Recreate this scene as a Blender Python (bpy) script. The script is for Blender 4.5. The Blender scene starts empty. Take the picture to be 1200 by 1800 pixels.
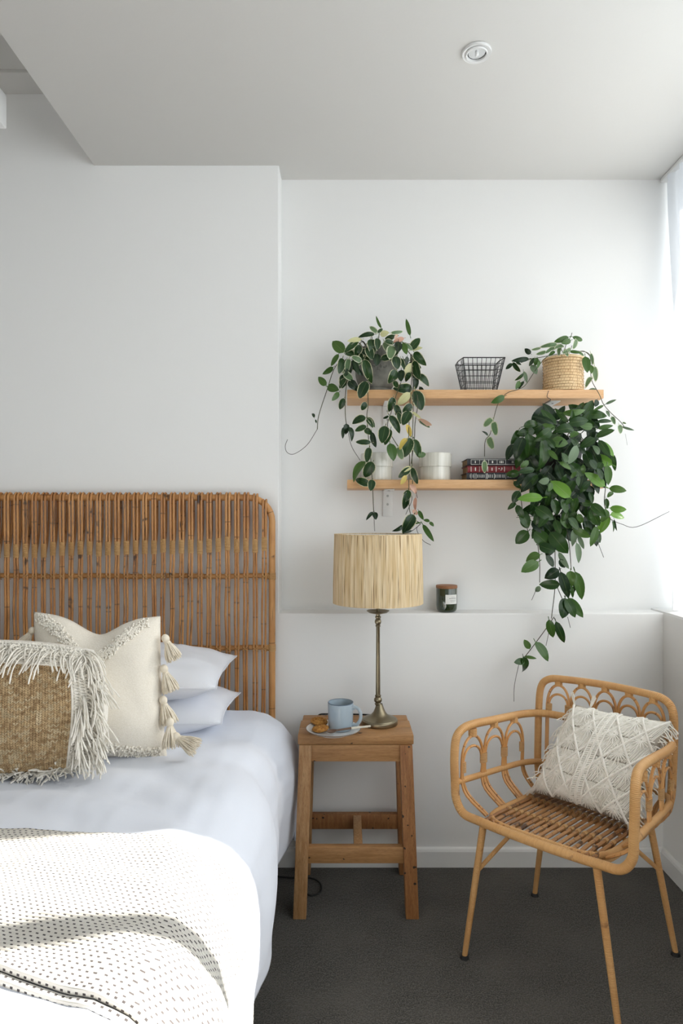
import bpy, bmesh, math, random
from mathutils import Vector, Matrix, noise
random.seed(7)
scene = bpy.context.scene
COL = scene.collection
PI = math.pi

# ------------------------------------------------------------ camera, sky, sun
F, CX, CY, CAMH = 1150.0, 607.0, 915.0, 1.25
cam_d = bpy.data.cameras.new('camera')
cam_d.lens = F / 1800 * 36.0
cam_d.sensor_width = 36.0
cam_d.shift_x = -(CX - 600) / 1800
cam_d.shift_y = (CY - 900) / 1800
cam_d.clip_start = 0.02
cam = bpy.data.objects.new('camera', cam_d)
cam.location = (0, 0, CAMH)
cam.rotation_euler = (PI / 2, 0, 0)
COL.objects.link(cam)
scene.camera = cam

world = bpy.data.worlds.new('sky')
scene.world = world
world.use_nodes = True
bg = world.node_tree.nodes['Background']
bg.inputs[0].default_value = (0.885, 0.945, 1.0, 1)
bg.inputs[1].default_value = 3.0

sun_d = bpy.data.lights.new('sun', 'SUN')
sun_d.energy = 22.0
sun_d.angle = math.radians(1.0)
sun_d.color = (1.0, 0.95, 0.87)
sun = bpy.data.objects.new('sun', sun_d)
sun.rotation_euler = Vector((-1, -0.25, -0.56)).to_track_quat('-Z', 'Y').to_euler()
sun.location = (6, 3, 5)
COL.objects.link(sun)

# window openings of the right wall (y ranges) and their sky portal
WIN_Y0, WIN_Y1, WIN_Z0, WIN_Z1 = -2.2, 2.469, 0.914, 2.536
RW, WTH = 1.15, 0.30          # inner face of the window wall, its depth
port_d = bpy.data.lights.new('window_portal', 'AREA')
port_d.shape = 'RECTANGLE'
port_d.size = WIN_Z1 - WIN_Z0
port_d.size_y = WIN_Y1 - WIN_Y0
port_d.cycles.is_portal = True
port = bpy.data.objects.new('window_portal', port_d)
port.location = (RW + WTH + .02, (WIN_Y0 + WIN_Y1) / 2, (WIN_Z0 + WIN_Z1) / 2)
port.rotation_euler = (0, PI / 2, 0)
COL.objects.link(port)

vs = scene.view_settings
vs.view_transform = 'Standard'
vs.look = 'None'
vs.exposure = 0.08
vs.gamma = 1.0
vs.use_curve_mapping = False
scene.cycles.max_bounces = 8
scene.cycles.diffuse_bounces = 5
scene.cycles.transparent_max_bounces = 8
scene.cycles.adaptive_threshold = 0.025

# ------------------------------------------------------------ helpers
def P(px, py, d):
    """a photograph pixel at a distance d from the camera plane -> world point"""
    return Vector(((px - CX) * d / F, d, CAMH - (py - CY) * d / F))

def tag(o, label=None, cat=None, group=None, kind=None):
    if label: o['label'] = label
    if cat: o['category'] = cat
    if group: o['group'] = group
    if kind: o['kind'] = kind
    return o

def empty(name, loc, label=None, cat=None, group=None, rz=0):
    o = bpy.data.objects.new(name, None)
    o.empty_display_size = 0.05
    o.location = loc
    o.rotation_euler = (0, 0, rz)
    COL.objects.link(o)
    tag(o, label, cat, group)
    return o

def link(name, me, parent=None, mat=None):
    o = bpy.data.objects.new(name, me)
    COL.objects.link(o)
    if parent is not None:
        o.parent = parent
        o.matrix_parent_inverse = wm(parent).inverted()
    return o

def wm(o):
    m = o.matrix_basis.copy()
    if o.parent is not None:
        m = wm(o.parent) @ o.matrix_parent_inverse @ m
    return m

class MB:
    """collects geometry (world space) for one mesh"""
    def __init__(s):
        s.v, s.f, s.uv, s.mi = [], [], [], []
    def add(s, vs_, fs, uvs=None, mi=0):
        b = len(s.v)
        s.v += [tuple(p) for p in vs_]
        for i, f in enumerate(fs):
            s.f.append(tuple(b + k for k in f))
            s.uv.append([uvs[k] for k in f] if uvs is not None else [(0, 0)] * len(f))
            s.mi.append(mi)
        return s
    def bm(s, b, mi=0):
        b.verts.ensure_lookup_table()
        b.verts.index_update()
        s.add([v.co.copy() for v in b.verts], [[v.index for v in f.verts] for f in b.faces],
              [(v.co.x, v.co.z) for v in b.verts], mi)
        b.free()
        return s
    def box(s, x0, x1, y0, y1, z0, z1, bev=0.0, seg=2, M=None, mi=0):
        b = bmesh.new()
        bmesh.ops.create_cube(b, size=1)
        for v in b.verts:
            v.co = Vector(((x0 + x1) / 2 + v.co.x * (x1 - x0), (y0 + y1) / 2 + v.co.y * (y1 - y0), (z0 + z1) / 2 + v.co.z * (z1 - z0)))
        if bev > 0:
            bmesh.ops.bevel(b, geom=b.edges[:], offset=bev, segments=seg, affect='EDGES', profile=0.5)
        if M is not None:
            bmesh.ops.transform(b, matrix=M, verts=b.verts)
        return s.bm(b, mi)
    def bar(s, a, c, ws, wd, bev=0.002, side=None):
        """square bar from a to c with half sections; horizontal ends; side = direction of width ws"""
        a, c = Vector(a), Vector(c)
        sd = Vector(side or (1, 0, 0))
        fd = Vector((0, 0, 1)).cross(sd).normalized()
        b = bmesh.new()
        vsx = []
        for p, k in ((a, 1.0), (c, 1.0)):
            for i, j in ((-1, -1), (1, -1), (1, 1), (-1, 1)):
                vsx.append(b.verts.new(p + sd * ws * i + fd * wd * j))
        for q in ((0, 1, 2, 3), (7, 6, 5, 4), (0, 4, 5, 1), (1, 5, 6, 2), (2, 6, 7, 3), (3, 7, 4, 0)):
            b.faces.new([vsx[k] for k in q])
        bmesh.ops.recalc_face_normals(b, faces=b.faces)
        if bev: bmesh.ops.bevel(b, geom=b.edges[:], offset=bev, segments=2, affect='EDGES', profile=0.5)
        return s.bm(b)
    def tube(s, pts, r, n=8, closed=False, mi=0, cap=True, flat=1.0, u0=0.0):
        pts = [Vector(p) for p in pts]
        m = len(pts)
        rs = r if isinstance(r, (list, tuple)) else [r] * m
        T = []
        for i in range(m):
            a = pts[i - 1] if (i > 0 or closed) else pts[0]
            c = pts[(i + 1) % m] if (i < m - 1 or closed) else pts[-1]
            t = c - a
            T.append(t.normalized() if t.length > 1e-9 else Vector((0, 0, 1)))
        ref = Vector((0, 1, 0)) if abs(T[0].y) < 0.9 else Vector((1, 0, 0))
        N = (ref - T[0] * ref.dot(T[0])).normalized()
        vs_, uvs, L = [], [], u0
        for i in range(m):
            if i > 0:
                L += (pts[i] - pts[i - 1]).length
                N = (N - T[i] * N.dot(T[i]))
                N = N.normalized() if N.length > 1e-6 else Vector((1, 0, 0))
            B = T[i].cross(N)
            for k in range(n):
                a = 2 * PI * k / n
                vs_.append(pts[i] + (N * math.cos(a) * flat + B * math.sin(a)) * rs[i])
                uvs.append((L, k / n))
        fs = []
        for i in range(m if closed else m - 1):
            j = (i + 1) % m
            for k in range(n):
                q = (k + 1) % n
                fs.append((i * n + k, i * n + q, j * n + q, j * n + k))
        if cap and not closed:
            fs.append(tuple(range(n - 1, -1, -1)))
            fs.append(tuple((m - 1) * n + k for k in range(n)))
        return s.add(vs_, fs, uvs, mi)
    def lathe(s, prof, c, n=32, mi=0, rfun=None, capb=True, capt=False):
        vs_, fs, uvs = [], [], []
        m = len(prof)
        L = 0
        for i, (r, z) in enumerate(prof):
            if i: L += math.hypot(r - prof[i - 1][0], z - prof[i - 1][1])
            for k in range(n):
                a = 2 * PI * k / n
                rr = r * (rfun(k, i) if rfun else 1)
                vs_.append((c[0] + rr * math.cos(a), c[1] + rr * math.sin(a), c[2] + z))
                uvs.append((k / n, L))
        for i in range(m - 1):
            for k in range(n):
                q = (k + 1) % n
                fs.append((i * n + k, i * n + q, (i + 1) * n + q, (i + 1) * n + k))
        if capb: fs.append(tuple(range(n - 1, -1, -1)))
        if capt: fs.append(tuple((m - 1) * n + k for k in range(n)))
        return s.add(vs_, fs, uvs, mi)
    def grid(s, fn, nu, nv, mi=0, flip=False):
        vs_, uvs, fs = [], [], []
        for j in range(nv + 1):
            for i in range(nu + 1):
                p = fn(i / nu, j / nv)
                vs_.append(p); uvs.append((i / nu, j / nv))
        for j in range(nv):
            for i in range(nu):
                a = j * (nu + 1) + i
                q = (a, a + 1, a + nu + 2, a + nu + 1)
                fs.append(q[::-1] if flip else q)
        return s.add(vs_, fs, uvs, mi)
    def mesh(s, name, mats, smooth=True):
        me = bpy.data.meshes.new(name)
        me.from_pydata(s.v, [], s.f)
        uvl = me.uv_layers.new(name='UVMap')
        flat = [c for f in s.uv for p in f for c in p]
        uvl.data.foreach_set('uv', flat)
        for m in (mats if isinstance(mats, (list, tuple)) else [mats]):
            me.materials.append(m)
        if any(s.mi): me.polygons.foreach_set('material_index', s.mi)
        if smooth:
            me.polygons.foreach_set('use_smooth', [True] * len(me.polygons))
            me.set_sharp_from_angle(angle=math.radians(40))
        me.update()
        return me
    def build(s, name, mats, parent=None, smooth=True):
        return link(name, s.mesh(name, mats, smooth), parent)

def smooth_path(pts, sub=6, closed=False):
    pts = [Vector(p) for p in pts]
    n = len(pts)
    out = []
    rng = range(n if closed else n - 1)
    for i in rng:
        p0 = pts[(i - 1) % n] if (closed or i > 0) else pts[0] * 2 - pts[1]
        p1, p2 = pts[i], pts[(i + 1) % n]
        p3 = pts[(i + 2) % n] if (closed or i < n - 2) else pts[-1] * 2 - pts[-2]
        for k in range(sub):
            t = k / sub
            out.append(0.5 * ((2 * p1) + (p2 - p0) * t + (2 * p0 - 5 * p1 + 4 * p2 - p3) * t * t + (3 * p1 - p0 - 3 * p2 + p3) * t ** 3))
    if not closed: out.append(pts[-1])
    return out

def lerp(a, b, t): return a + (b - a) * t
def sstep(a, b, x):
    t = max(0.0, min(1.0, (x - a) / (b - a)))
    return t * t * (3 - 2 * t)

# ------------------------------------------------------------ materials
def mat(name, col, rough=0.6, metal=0.0, spec=0.5, col2=None, nscale=20.0, stretch=(1, 1, 1), bump=0.0, bscale=None, detail=4.0,
        coat=0.0, trans=0.0, coords='Object', ramp=(0.35, 0.65), sheen=0.0):
    m = bpy.data.materials.new(name)
    m.use_nodes = True
    nt = m.node_tree
    b = nt.nodes['Principled BSDF']
    b.inputs['Base Color'].default_value = (*col, 1)
    b.inputs['Roughness'].default_value = rough
    b.inputs['Metallic'].default_value = metal
    b.inputs['Specular IOR Level'].default_value = spec
    b.inputs['Coat Weight'].default_value = coat
    b.inputs['Transmission Weight'].default_value = trans
    b.inputs['Sheen Weight'].default_value = sheen
    tc = nt.nodes.new('ShaderNodeTexCoord')
    mp = nt.nodes.new('ShaderNodeMapping')
    mp.inputs['Scale'].default_value = stretch
    nt.links.new(tc.outputs[coords], mp.inputs[0])
    if col2 is not None:
        nz = nt.nodes.new('ShaderNodeTexNoise')
        nz.inputs['Scale'].default_value = nscale
        nz.inputs['Detail'].default_value = detail
        nt.links.new(mp.outputs[0], nz.inputs['Vector'])
        rp = nt.nodes.new('ShaderNodeValToRGB')
        rp.color_ramp.elements[0].position = ramp[0]
        rp.color_ramp.elements[1].position = ramp[1]
        rp.color_ramp.elements[0].color = (*col, 1)
        rp.color_ramp.elements[1].color = (*col2, 1)
        nt.links.new(nz.outputs[0], rp.inputs[0])
        nt.links.new(rp.outputs[0], b.inputs['Base Color'])
    if bump:
        n2 = nt.nodes.new('ShaderNodeTexNoise')
        n2.inputs['Scale'].default_value = bscale or nscale
        n2.inputs['Detail'].default_value = 3
        nt.links.new(mp.outputs[0], n2.inputs['Vector'])
        bp = nt.nodes.new('ShaderNodeBump')
        bp.inputs['Strength'].default_value = bump
        bp.inputs['Distance'].default_value = 0.004
        nt.links.new(n2.outputs[0], bp.inputs['Height'])
        nt.links.new(bp.outputs[0], b.inputs['Normal'])
    return m

def N(nt, kind, **kw):
    n = nt.nodes.new(kind)
    for k, v in kw.items(): setattr(n, k, v)
    return n

def math_node(nt, op, a, b=None):
    n = nt.nodes.new('ShaderNodeMath')
    n.operation = op
    for i, x in enumerate((a, b)):
        if x is None: continue
        if isinstance(x, (int, float)): n.inputs[i].default_value = x
        else: nt.links.new(x, n.inputs[i])
    return n.outputs[0]

def mix_col(nt, fac, a, b):
    n = nt.nodes.new('ShaderNodeMix')
    n.data_type = 'RGBA'
    if isinstance(fac, (int, float)): n.inputs[0].default_value = fac
    else: nt.links.new(fac, n.inputs[0])
    for i, x in ((6, a), (7, b)):
        if isinstance(x, tuple): n.inputs[i].default_value = (*x, 1)
        else: nt.links.new(x, n.inputs[i])
    return n.outputs[2]

def noise_out(nt, vec, scale, detail=3.0):
    n = nt.nodes.new('ShaderNodeTexNoise')
    n.inputs['Scale'].default_value = scale
    n.inputs['Detail'].default_value = detail
    if vec is not None: nt.links.new(vec, n.inputs['Vector'])
    return n.outputs[0]

def ramp_out(nt, x, p0, p1, c0=(0, 0, 0), c1=(1, 1, 1)):
    r = nt.nodes.new('ShaderNodeValToRGB')
    r.color_ramp.elements[0].position = p0
    r.color_ramp.elements[1].position = p1
    r.color_ramp.elements[0].color = (*c0, 1)
    r.color_ramp.elements[1].color = (*c1, 1)
    nt.links.new(x, r.inputs[0])
    return r.outputs[0]

def cane_mat(name, light, dark, spot, wrap=0.0, wrap_bump=0.5, rough=0.42, spotamt=0.63, perobj=0.35):
    """rattan: per-piece tone, streaks along the tube (UV.x = metres along), dark nodes and stains; wrap = strands per metre"""
    m = bpy.data.materials.new(name)
    m.use_nodes = True
    nt = m.node_tree
    b = nt.nodes['Principled BSDF']
    b.inputs['Roughness'].default_value = rough
    tc = N(nt, 'ShaderNodeTexCoord')
    sep = N(nt, 'ShaderNodeSeparateXYZ')
    nt.links.new(tc.outputs['UV'], sep.inputs[0])
    big = noise_out(nt, tc.outputs['Object'], 9.0, 3)
    oi = N(nt, 'ShaderNodeObjectInfo')
    tone = math_node(nt, 'ADD', math_node(nt, 'MULTIPLY', ramp_out(nt, big, 0.35, 0.65), 0.6), math_node(nt, 'MULTIPLY', oi.outputs['Random'], perobj))
    c = mix_col(nt, tone, light, dark)
    sp = noise_out(nt, tc.outputs['Object'], 26.0, 2)
    spf = ramp_out(nt, sp, spotamt, spotamt + 0.08)
    c = mix_col(nt, spf, c, spot)
    h = None
    if wrap:
        ph = math_node(nt, 'FRACT', math_node(nt, 'ADD', math_node(nt, 'MULTIPLY', sep.outputs[0], wrap), sep.outputs[1]))
        tri = math_node(nt, 'ABSOLUTE', math_node(nt, 'SUBTRACT', ph, 0.5))          # 0 centre .. .5 joint
        joint = ramp_out(nt, tri, 0.36, 0.49)
        c = mix_col(nt, math_node(nt, 'MULTIPLY', joint, 0.36), c, spot)
        # each turn of the strand has its own tone
        idn = N(nt, 'ShaderNodeTexWhiteNoise', noise_dimensions='1D')
        fl = math_node(nt, 'FLOOR', math_node(nt, 'ADD', math_node(nt, 'MULTIPLY', sep.outputs[0], wrap), sep.outputs[1]))
        nt.links.new(fl, idn.inputs['W'])
        c = mix_col(nt, math_node(nt, 'MULTIPLY', idn.outputs[0], 0.38), c, dark)
        h = math_node(nt, 'SUBTRACT', 1.0, math_node(nt, 'MULTIPLY', math_node(nt, 'MULTIPLY', tri, tri), 4.0))
    else:
        # ring nodes along the cane
        seg = math_node(nt, 'FRACT', math_node(nt, 'ADD', math_node(nt, 'MULTIPLY', sep.outputs[0], 4.3), math_node(nt, 'MULTIPLY', oi.outputs['Random'], 7.0)))
        jit = noise_out(nt, tc.outputs['Object'], 60.0, 1)
        ring = math_node(nt, 'LESS_THAN', math_node(nt, 'ADD', seg, math_node(nt, 'MULTIPLY', math_node(nt, 'SUBTRACT', jit, .5), .02)), 0.014)
        c = mix_col(nt, math_node(nt, 'MULTIPLY', ring, 0.65), c, spot)
        st_ = N(nt, 'ShaderNodeMapping'); st_.inputs['Scale'].default_value = (60, 60, 3.0)
        nt.links.new(tc.outputs['Object'], st_.inputs[0])
        c = mix_col(nt, math_node(nt, 'MULTIPLY', ramp_out(nt, noise_out(nt, st_.outputs[0], 2.0, 2), .62, .70), 0.75), c, spot)
    nt.links.new(c, b.inputs['Base Color'])
    if h is not None:
        bp = N(nt, 'ShaderNodeBump')
        bp.inputs['Strength'].default_value = wrap_bump
        bp.inputs['Distance'].default_value = 0.002
        nt.links.new(h, bp.inputs['Height'])
        nt.links.new(bp.outputs[0], b.inputs['Normal'])
    return m

def wood_mat(name, c1, c2, c3, stretch, scale=14.0, rough=0.55, spots=0.0, spotcol=(0.02, 0.012, 0.006), bump=0.25):
    m = bpy.data.materials.new(name)
    m.use_nodes = True
    nt = m.node_tree
    b = nt.nodes['Principled BSDF']
    b.inputs['Roughness'].default_value = rough
    tc = N(nt, 'ShaderNodeTexCoord')
    oi = N(nt, 'ShaderNodeObjectInfo')
    off = N(nt, 'ShaderNodeVectorMath', operation='ADD')
    comb = N(nt, 'ShaderNodeCombineXYZ')
    r9 = math_node(nt, 'MULTIPLY', oi.outputs['Random'], 9.0)
    nt.links.new(r9, comb.inputs[0]); nt.links.new(r9, comb.inputs[2])
    nt.links.new(tc.outputs['Object'], off.inputs[0]); nt.links.new(comb.outputs[0], off.inputs[1])
    mp = N(nt, 'ShaderNodeMapping')
    mp.inputs['Scale'].default_value = stretch
    nt.links.new(off.outputs[0], mp.inputs[0])
    g1 = noise_out(nt, mp.outputs[0], scale, 6)
    g2 = noise_out(nt, mp.outputs[0], scale * 5, 3)
    c = mix_col(nt, ramp_out(nt, g1, 0.32, 0.68), c1, c2)
    c = mix_col(nt, math_node(nt, 'MULTIPLY', ramp_out(nt, g2, 0.48, 0.72), 0.55), c, c3)
    if spots:
        s = noise_out(nt, off.outputs[0], 55.0, 1)
        c = mix_col(nt, ramp_out(nt, s, spots, spots + 0.03), c, spotcol)
    nt.links.new(c, b.inputs['Base Color'])
    bp = N(nt, 'ShaderNodeBump')
    bp.inputs['Strength'].default_value = bump
    bp.inputs['Distance'].default_value = 0.002
    nt.links.new(g2, bp.inputs['Height'])
    nt.links.new(bp.outputs[0], b.inputs['Normal'])
    return m

M = {}
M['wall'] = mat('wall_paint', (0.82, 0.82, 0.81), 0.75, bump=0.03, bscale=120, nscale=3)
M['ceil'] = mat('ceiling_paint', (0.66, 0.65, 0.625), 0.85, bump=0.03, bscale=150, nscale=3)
M['trim'] = mat('trim_gloss_paint', (0.80, 0.80, 0.79), 0.4)
M['white'] = mat('white_enamel', (0.78, 0.78, 0.77), 0.35)
M['bracket'] = mat('white_powder_coat', (0.84, 0.84, 0.83), 0.4)
M['steel'] = mat('steel_screw', (0.45, 0.45, 0.44), 0.35, 1.0)
M['black'] = mat('black_wire', (0.012, 0.012, 0.013), 0.45)
M['rubber'] = mat('black_rubber', (0.012, 0.012, 0.012), 0.6)

# carpet
m = mat('dark_carpet', (0.055, 0.052, 0.047), 0.95, spec=0.1, sheen=0.25)
nt = m.node_tree; b = nt.nodes['Principled BSDF']
tc = N(nt, 'ShaderNodeTexCoord')
f1 = noise_out(nt, tc.outputs['Object'], 260, 3)
f2 = noise_out(nt, tc.outputs['Object'], 95, 3)
f3 = noise_out(nt, tc.outputs['Object'], 5.5, 5)
c = mix_col(nt, ramp_out(nt, f1, 0.38, 0.64), (0.014, 0.013, 0.011), (0.125, 0.113, 0.094))
c = mix_col(nt, math_node(nt, 'MULTIPLY', ramp_out(nt, f2, 0.4, 0.65), 0.45), c, (0.033, 0.030, 0.026))
c = mix_col(nt, math_node(nt, 'MULTIPLY', ramp_out(nt, f3, 0.42, 0.66), 0.45), c, (0.100, 0.090, 0.076))
nt.links.new(c, b.inputs['Base Color'])
bp = N(nt, 'ShaderNodeBump'); bp.inputs['Strength'].default_value = 0.5; bp.inputs['Distance'].default_value = 0.005
nt.links.new(math_node(nt, 'ADD', f1, f2), bp.inputs['Height']); nt.links.new(bp.outputs[0], b.inputs['Normal'])
M['carpet'] = m

# sheer curtain: light passes through the cloth itself
m = bpy.data.materials.new('sheer_voile'); m.use_nodes = True
nt = m.node_tree; nt.nodes.clear()
out = N(nt, 'ShaderNodeOutputMaterial')
df = N(nt, 'ShaderNodeBsdfDiffuse'); df.inputs[0].default_value = (0.86, 0.87, 0.88, 1)
tl = N(nt, 'ShaderNodeBsdfTranslucent'); tl.inputs[0].default_value = (0.60, 0.62, 0.65, 1)
tp = N(nt, 'ShaderNodeBsdfTransparent')
m1 = N(nt, 'ShaderNodeMixShader'); m1.inputs[0].default_value = 0.58
m2 = N(nt, 'ShaderNodeMixShader'); m2.inputs[0].default_value = 0.03
nt.links.new(df.outputs[0], m1.inputs[1]); nt.links.new(tl.outputs[0], m1.inputs[2])
nt.links.new(m1.outputs[0], m2.inputs[1]); nt.links.new(tp.outputs[0], m2.inputs[2])
nt.links.new(m2.outputs[0], out.inputs[0])
M['sheer'] = m

# window glass, clear
m = bpy.data.materials.new('window_glass'); m.use_nodes = True
nt = m.node_tree; nt.nodes.clear()
out = N(nt, 'ShaderNodeOutputMaterial')
gl = N(nt, 'ShaderNodeBsdfGlossy'); gl.inputs['Roughness'].default_value = 0.0
tp = N(nt, 'ShaderNodeBsdfTransparent'); tp.inputs[0].default_value = (0.97, 0.98, 0.975, 1)
mx = N(nt, 'ShaderNodeMixShader'); mx.inputs[0].default_value = 0.06
nt.links.new(tp.outputs[0], mx.inputs[1]); nt.links.new(gl.outputs[0], mx.inputs[2]); nt.links.new(mx.outputs[0], out.inputs[0])
M['glass'] = m
# ------------------------------------------------------------ the room
DW, DN = 2.37, 2.469          # face of the wall, back of the niche
CEIL, CEIL2 = 2.536, 2.806    # dropped ceiling, high ceiling
LEDGE = 0.914
XN, XS = -0.241, -0.911       # left side of the niche, edge of the dropped ceiling
XL, YB = -3.3, -2.6           # far left wall, wall behind

def struct(name, mb, mt, smooth=False, label=None):
    o = mb.build(name, mt, None, smooth)
    o['kind'] = 'structure'
    if label: o['label'] = label
    return o

def wall_l_shape():
    # one slab: full height left of the niche, up to the ledge below it
    b = bmesh.new()
    pr = [(XL - .1, 0), (RW + WTH + .05, 0), (RW + WTH + .05, LEDGE), (XN, LEDGE), (XN, CEIL2 + .1), (XL - .1, CEIL2 + .1)]
    fv = [b.verts.new((x, DW, z)) for x, z in pr]
    bv = [b.verts.new((x, 2.75, z)) for x, z in pr]
    b.faces.new(fv); b.faces.new(bv[::-1])
    n = len(pr)
    for i in range(n):
        b.faces.new((fv[(i + 1) % n], fv[i], bv[i], bv[(i + 1) % n]))
    bmesh.ops.recalc_face_normals(b, faces=b.faces)
    b.edges.ensure_lookup_table()
    ed_ = [e for e in b.edges if all(abs(v.co.y - DW) < 1e-6 for v in e.verts) and
           (all(abs(v.co.x - XN) < 1e-6 for v in e.verts) or all(abs(v.co.z - LEDGE) < 1e-6 for v in e.verts))]
    bmesh.ops.bevel(b, geom=ed_, offset=0.005, segments=3, affect='EDGES', profile=0.5)
    return MB().bm(b)
struct('floor', MB().box(XL - .1, RW + WTH + .05, YB - .1, 2.75, -0.1, 0.0), M['carpet'], label='dark grey cut pile carpet')
struct('wall_back', wall_l_shape(), M['wall'], True,
       label='white painted wall with a ledge under the niche')
struct('wall_niche', MB().box(XN - .05, RW + WTH + .05, DN, 2.74, LEDGE - .02, CEIL2 + .1), M['wall'], label='white painted back of the wall niche')
w = MB()
w.box(RW, RW + WTH, YB - .1, 2.75, 0, WIN_Z0, .003)
w.box(RW, RW + WTH, YB - .1, WIN_Y0, WIN_Z0 - .01, CEIL2 + .1)
struct('wall_right', w, M['wall'], label='white wall with the long window')
struct('wall_left', MB().box(XL - .1, XL, YB - .1, 2.75, 0, CEIL2 + .1), M['wall'])
struct('wall_rear', MB().box(XL - .1, RW + WTH + .05, YB - .1, YB, 0, CEIL2 + .1), M['wall'])
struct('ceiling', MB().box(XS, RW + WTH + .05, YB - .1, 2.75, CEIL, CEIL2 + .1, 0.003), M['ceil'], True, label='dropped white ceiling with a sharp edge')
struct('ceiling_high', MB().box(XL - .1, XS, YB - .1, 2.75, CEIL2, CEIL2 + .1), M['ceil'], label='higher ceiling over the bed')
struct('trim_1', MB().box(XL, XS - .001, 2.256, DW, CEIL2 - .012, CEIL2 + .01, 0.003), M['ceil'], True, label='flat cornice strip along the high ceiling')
# baseboards with a small chamfered top
def base_profile(name, a, c, nrm):
    a, c, nrm = Vector(a), Vector(c), Vector(nrm)
    pr = [(0, 0), (0.014, 0), (0.014, 0.056), (0.011, 0.064), (0.004, 0.068), (0, 0.068)]
    mb = MB()
    vs_ = [p + nrm * q + Vector((0, 0, z)) for p in (a, c) for q, z in pr]
    n = len(pr)
    fs = [(i, (i + 1) % n, n + (i + 1) % n, n + i) for i in range(n)] + [tuple(range(n)), tuple(range(2 * n - 1, n - 1, -1))]
    mb.add(vs_, fs)
    return struct(name, mb, M['trim'])
base_profile('baseboard_back', (XL, DW, 0), (RW, DW, 0), (0, -1, 0))
base_profile('baseboard_right', (RW, YB, 0), (RW, DW, 0), (-1, 0, 0))

# window: outer frame, mullions, panes
win = empty('window_1', (RW, 0, WIN_Z0)); win['kind'] = 'structure'; win['label'] = 'long white framed window with vertical mullions'
X0, X1 = RW + .21, RW + .27
fr = MB()
fr.box(X0, X1, WIN_Y0, WIN_Y1, WIN_Z0, WIN_Z0 + .06, .004)
fr.box(X0, X1, WIN_Y0, WIN_Y1, WIN_Z1 - .06, WIN_Z1, .004)
fr.box(X0, X1, WIN_Y0, WIN_Y0 + .06, WIN_Z0, WIN_Z1, .004)
fr.box(X0, X1, WIN_Y1 - .06, WIN_Y1, WIN_Z0, WIN_Z1, .004)
fr.build('window_frame', M['trim'], win)
mull = [1.475, 0.72, -0.02, -0.76, -1.5]
for y in mull:
    MB().box(X0, X1, y - .036, y + .036, WIN_Z0 + .06, WIN_Z1 - .06, .004).build('mullion', M['trim'], win)
ed = [WIN_Y1 - .06] + [y for y in mull] + [WIN_Y0 + .06]
for i in range(len(ed) - 1):
    mb = MB()
    mb.add([(X0 + .03, ed[i], WIN_Z0 + .06), (X0 + .03, ed[i + 1], WIN_Z0 + .06), (X0 + .03, ed[i + 1], WIN_Z1 - .06), (X0 + .03, ed[i], WIN_Z1 - .06)], [(0, 1, 2, 3)])
    mb.build('pane', M['glass'], win)
MB().box(RW + .002, RW + .21, WIN_Y0, WIN_Y1 - .001, WIN_Z0 - .004, WIN_Z0 + .006, .003).build('window_sill', M['trim'], win)

# sheer curtain, drawn to the end of the window nearest the niche
def curtain(s, t):
    z = lerp(CEIL - .012, WIN_Z0 + .015, t)
    y_far = lerp(2.458, 2.375, sstep(0, .55, t)) + .03 * sstep(.6, 1, t)
    y = lerp(y_far, 1.76, s)
    ph = s * 2 * PI * 9
    x = RW + .052 + .022 * math.sin(ph + .4 * math.sin(t * 3)) * (0.6 + .4 * t) + .006 * math.sin(ph * 2.3 + 1)
    return (x, y + .010 * math.sin(ph * .5 + t * 4) * s, z)
cur = empty('sheer_curtain', (RW + .05, 2.1, WIN_Z0), 'white sheer curtain hanging from the ceiling in front of the window', 'curtain')
MB().grid(curtain, 150, 24).build('cloth', M['sheer'], cur)
MB().box(RW + .035, RW + .065, WIN_Y0, 2.464, CEIL - .014, CEIL, .002).build('track', M['white'], cur)

# recessed downlight
dl = empty('recessed_downlight', (0.36, 1.795, CEIL), 'round white recessed downlight set in the dropped ceiling', 'ceiling light')
c = (0.36, 1.795, CEIL)
MB().lathe([(.024, -.003), (.0385, -.007), (.0385, -.001), (.041, -.001)][::1], c, 40, capb=False).build('trim_ring', M['white'], dl)
MB().lathe([(.0255, .004), (.0255, -.009), (.0285, -.010), (.030, -.006)], c, 40, capb=False).build('inner_ring', M['white'], dl)
MB().lathe([(.0255, -.0035), (.0235, -.0035), (.0235, -.001)], c, 40, capb=False).build('clip_ring', M['black'], dl)
M['reflector'] = mat('lamp_reflector', (0.8, 0.81, 0.82), 0.15, 1.0)
MB().lathe([(.0225, -.004), (.0235, -.002), (.018, -.0015), (.004, -.0012)], c, 24, rfun=lambda k, i: 1 + .03 * (k % 2)).build('reflector', M['reflector'], dl)
MB().lathe([(.003, -.012), (.005, -.010), (.005, -.001)], c, 12).build('bulb', M['white'], dl)
# white box fixture peeping in beside the bed
bx = MB().box(-1.22, -1.055, 1.955, 2.04, 2.47, 2.575, .004)
bx.box(-1.17, -1.12, 1.98, 2.02, 2.575, CEIL2, .003)
tag(bx.build('ceiling_spotlight', M['white']), 'white box shaped fitting hanging from the high ceiling, cut by the picture edge', 'light fitting')
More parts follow.
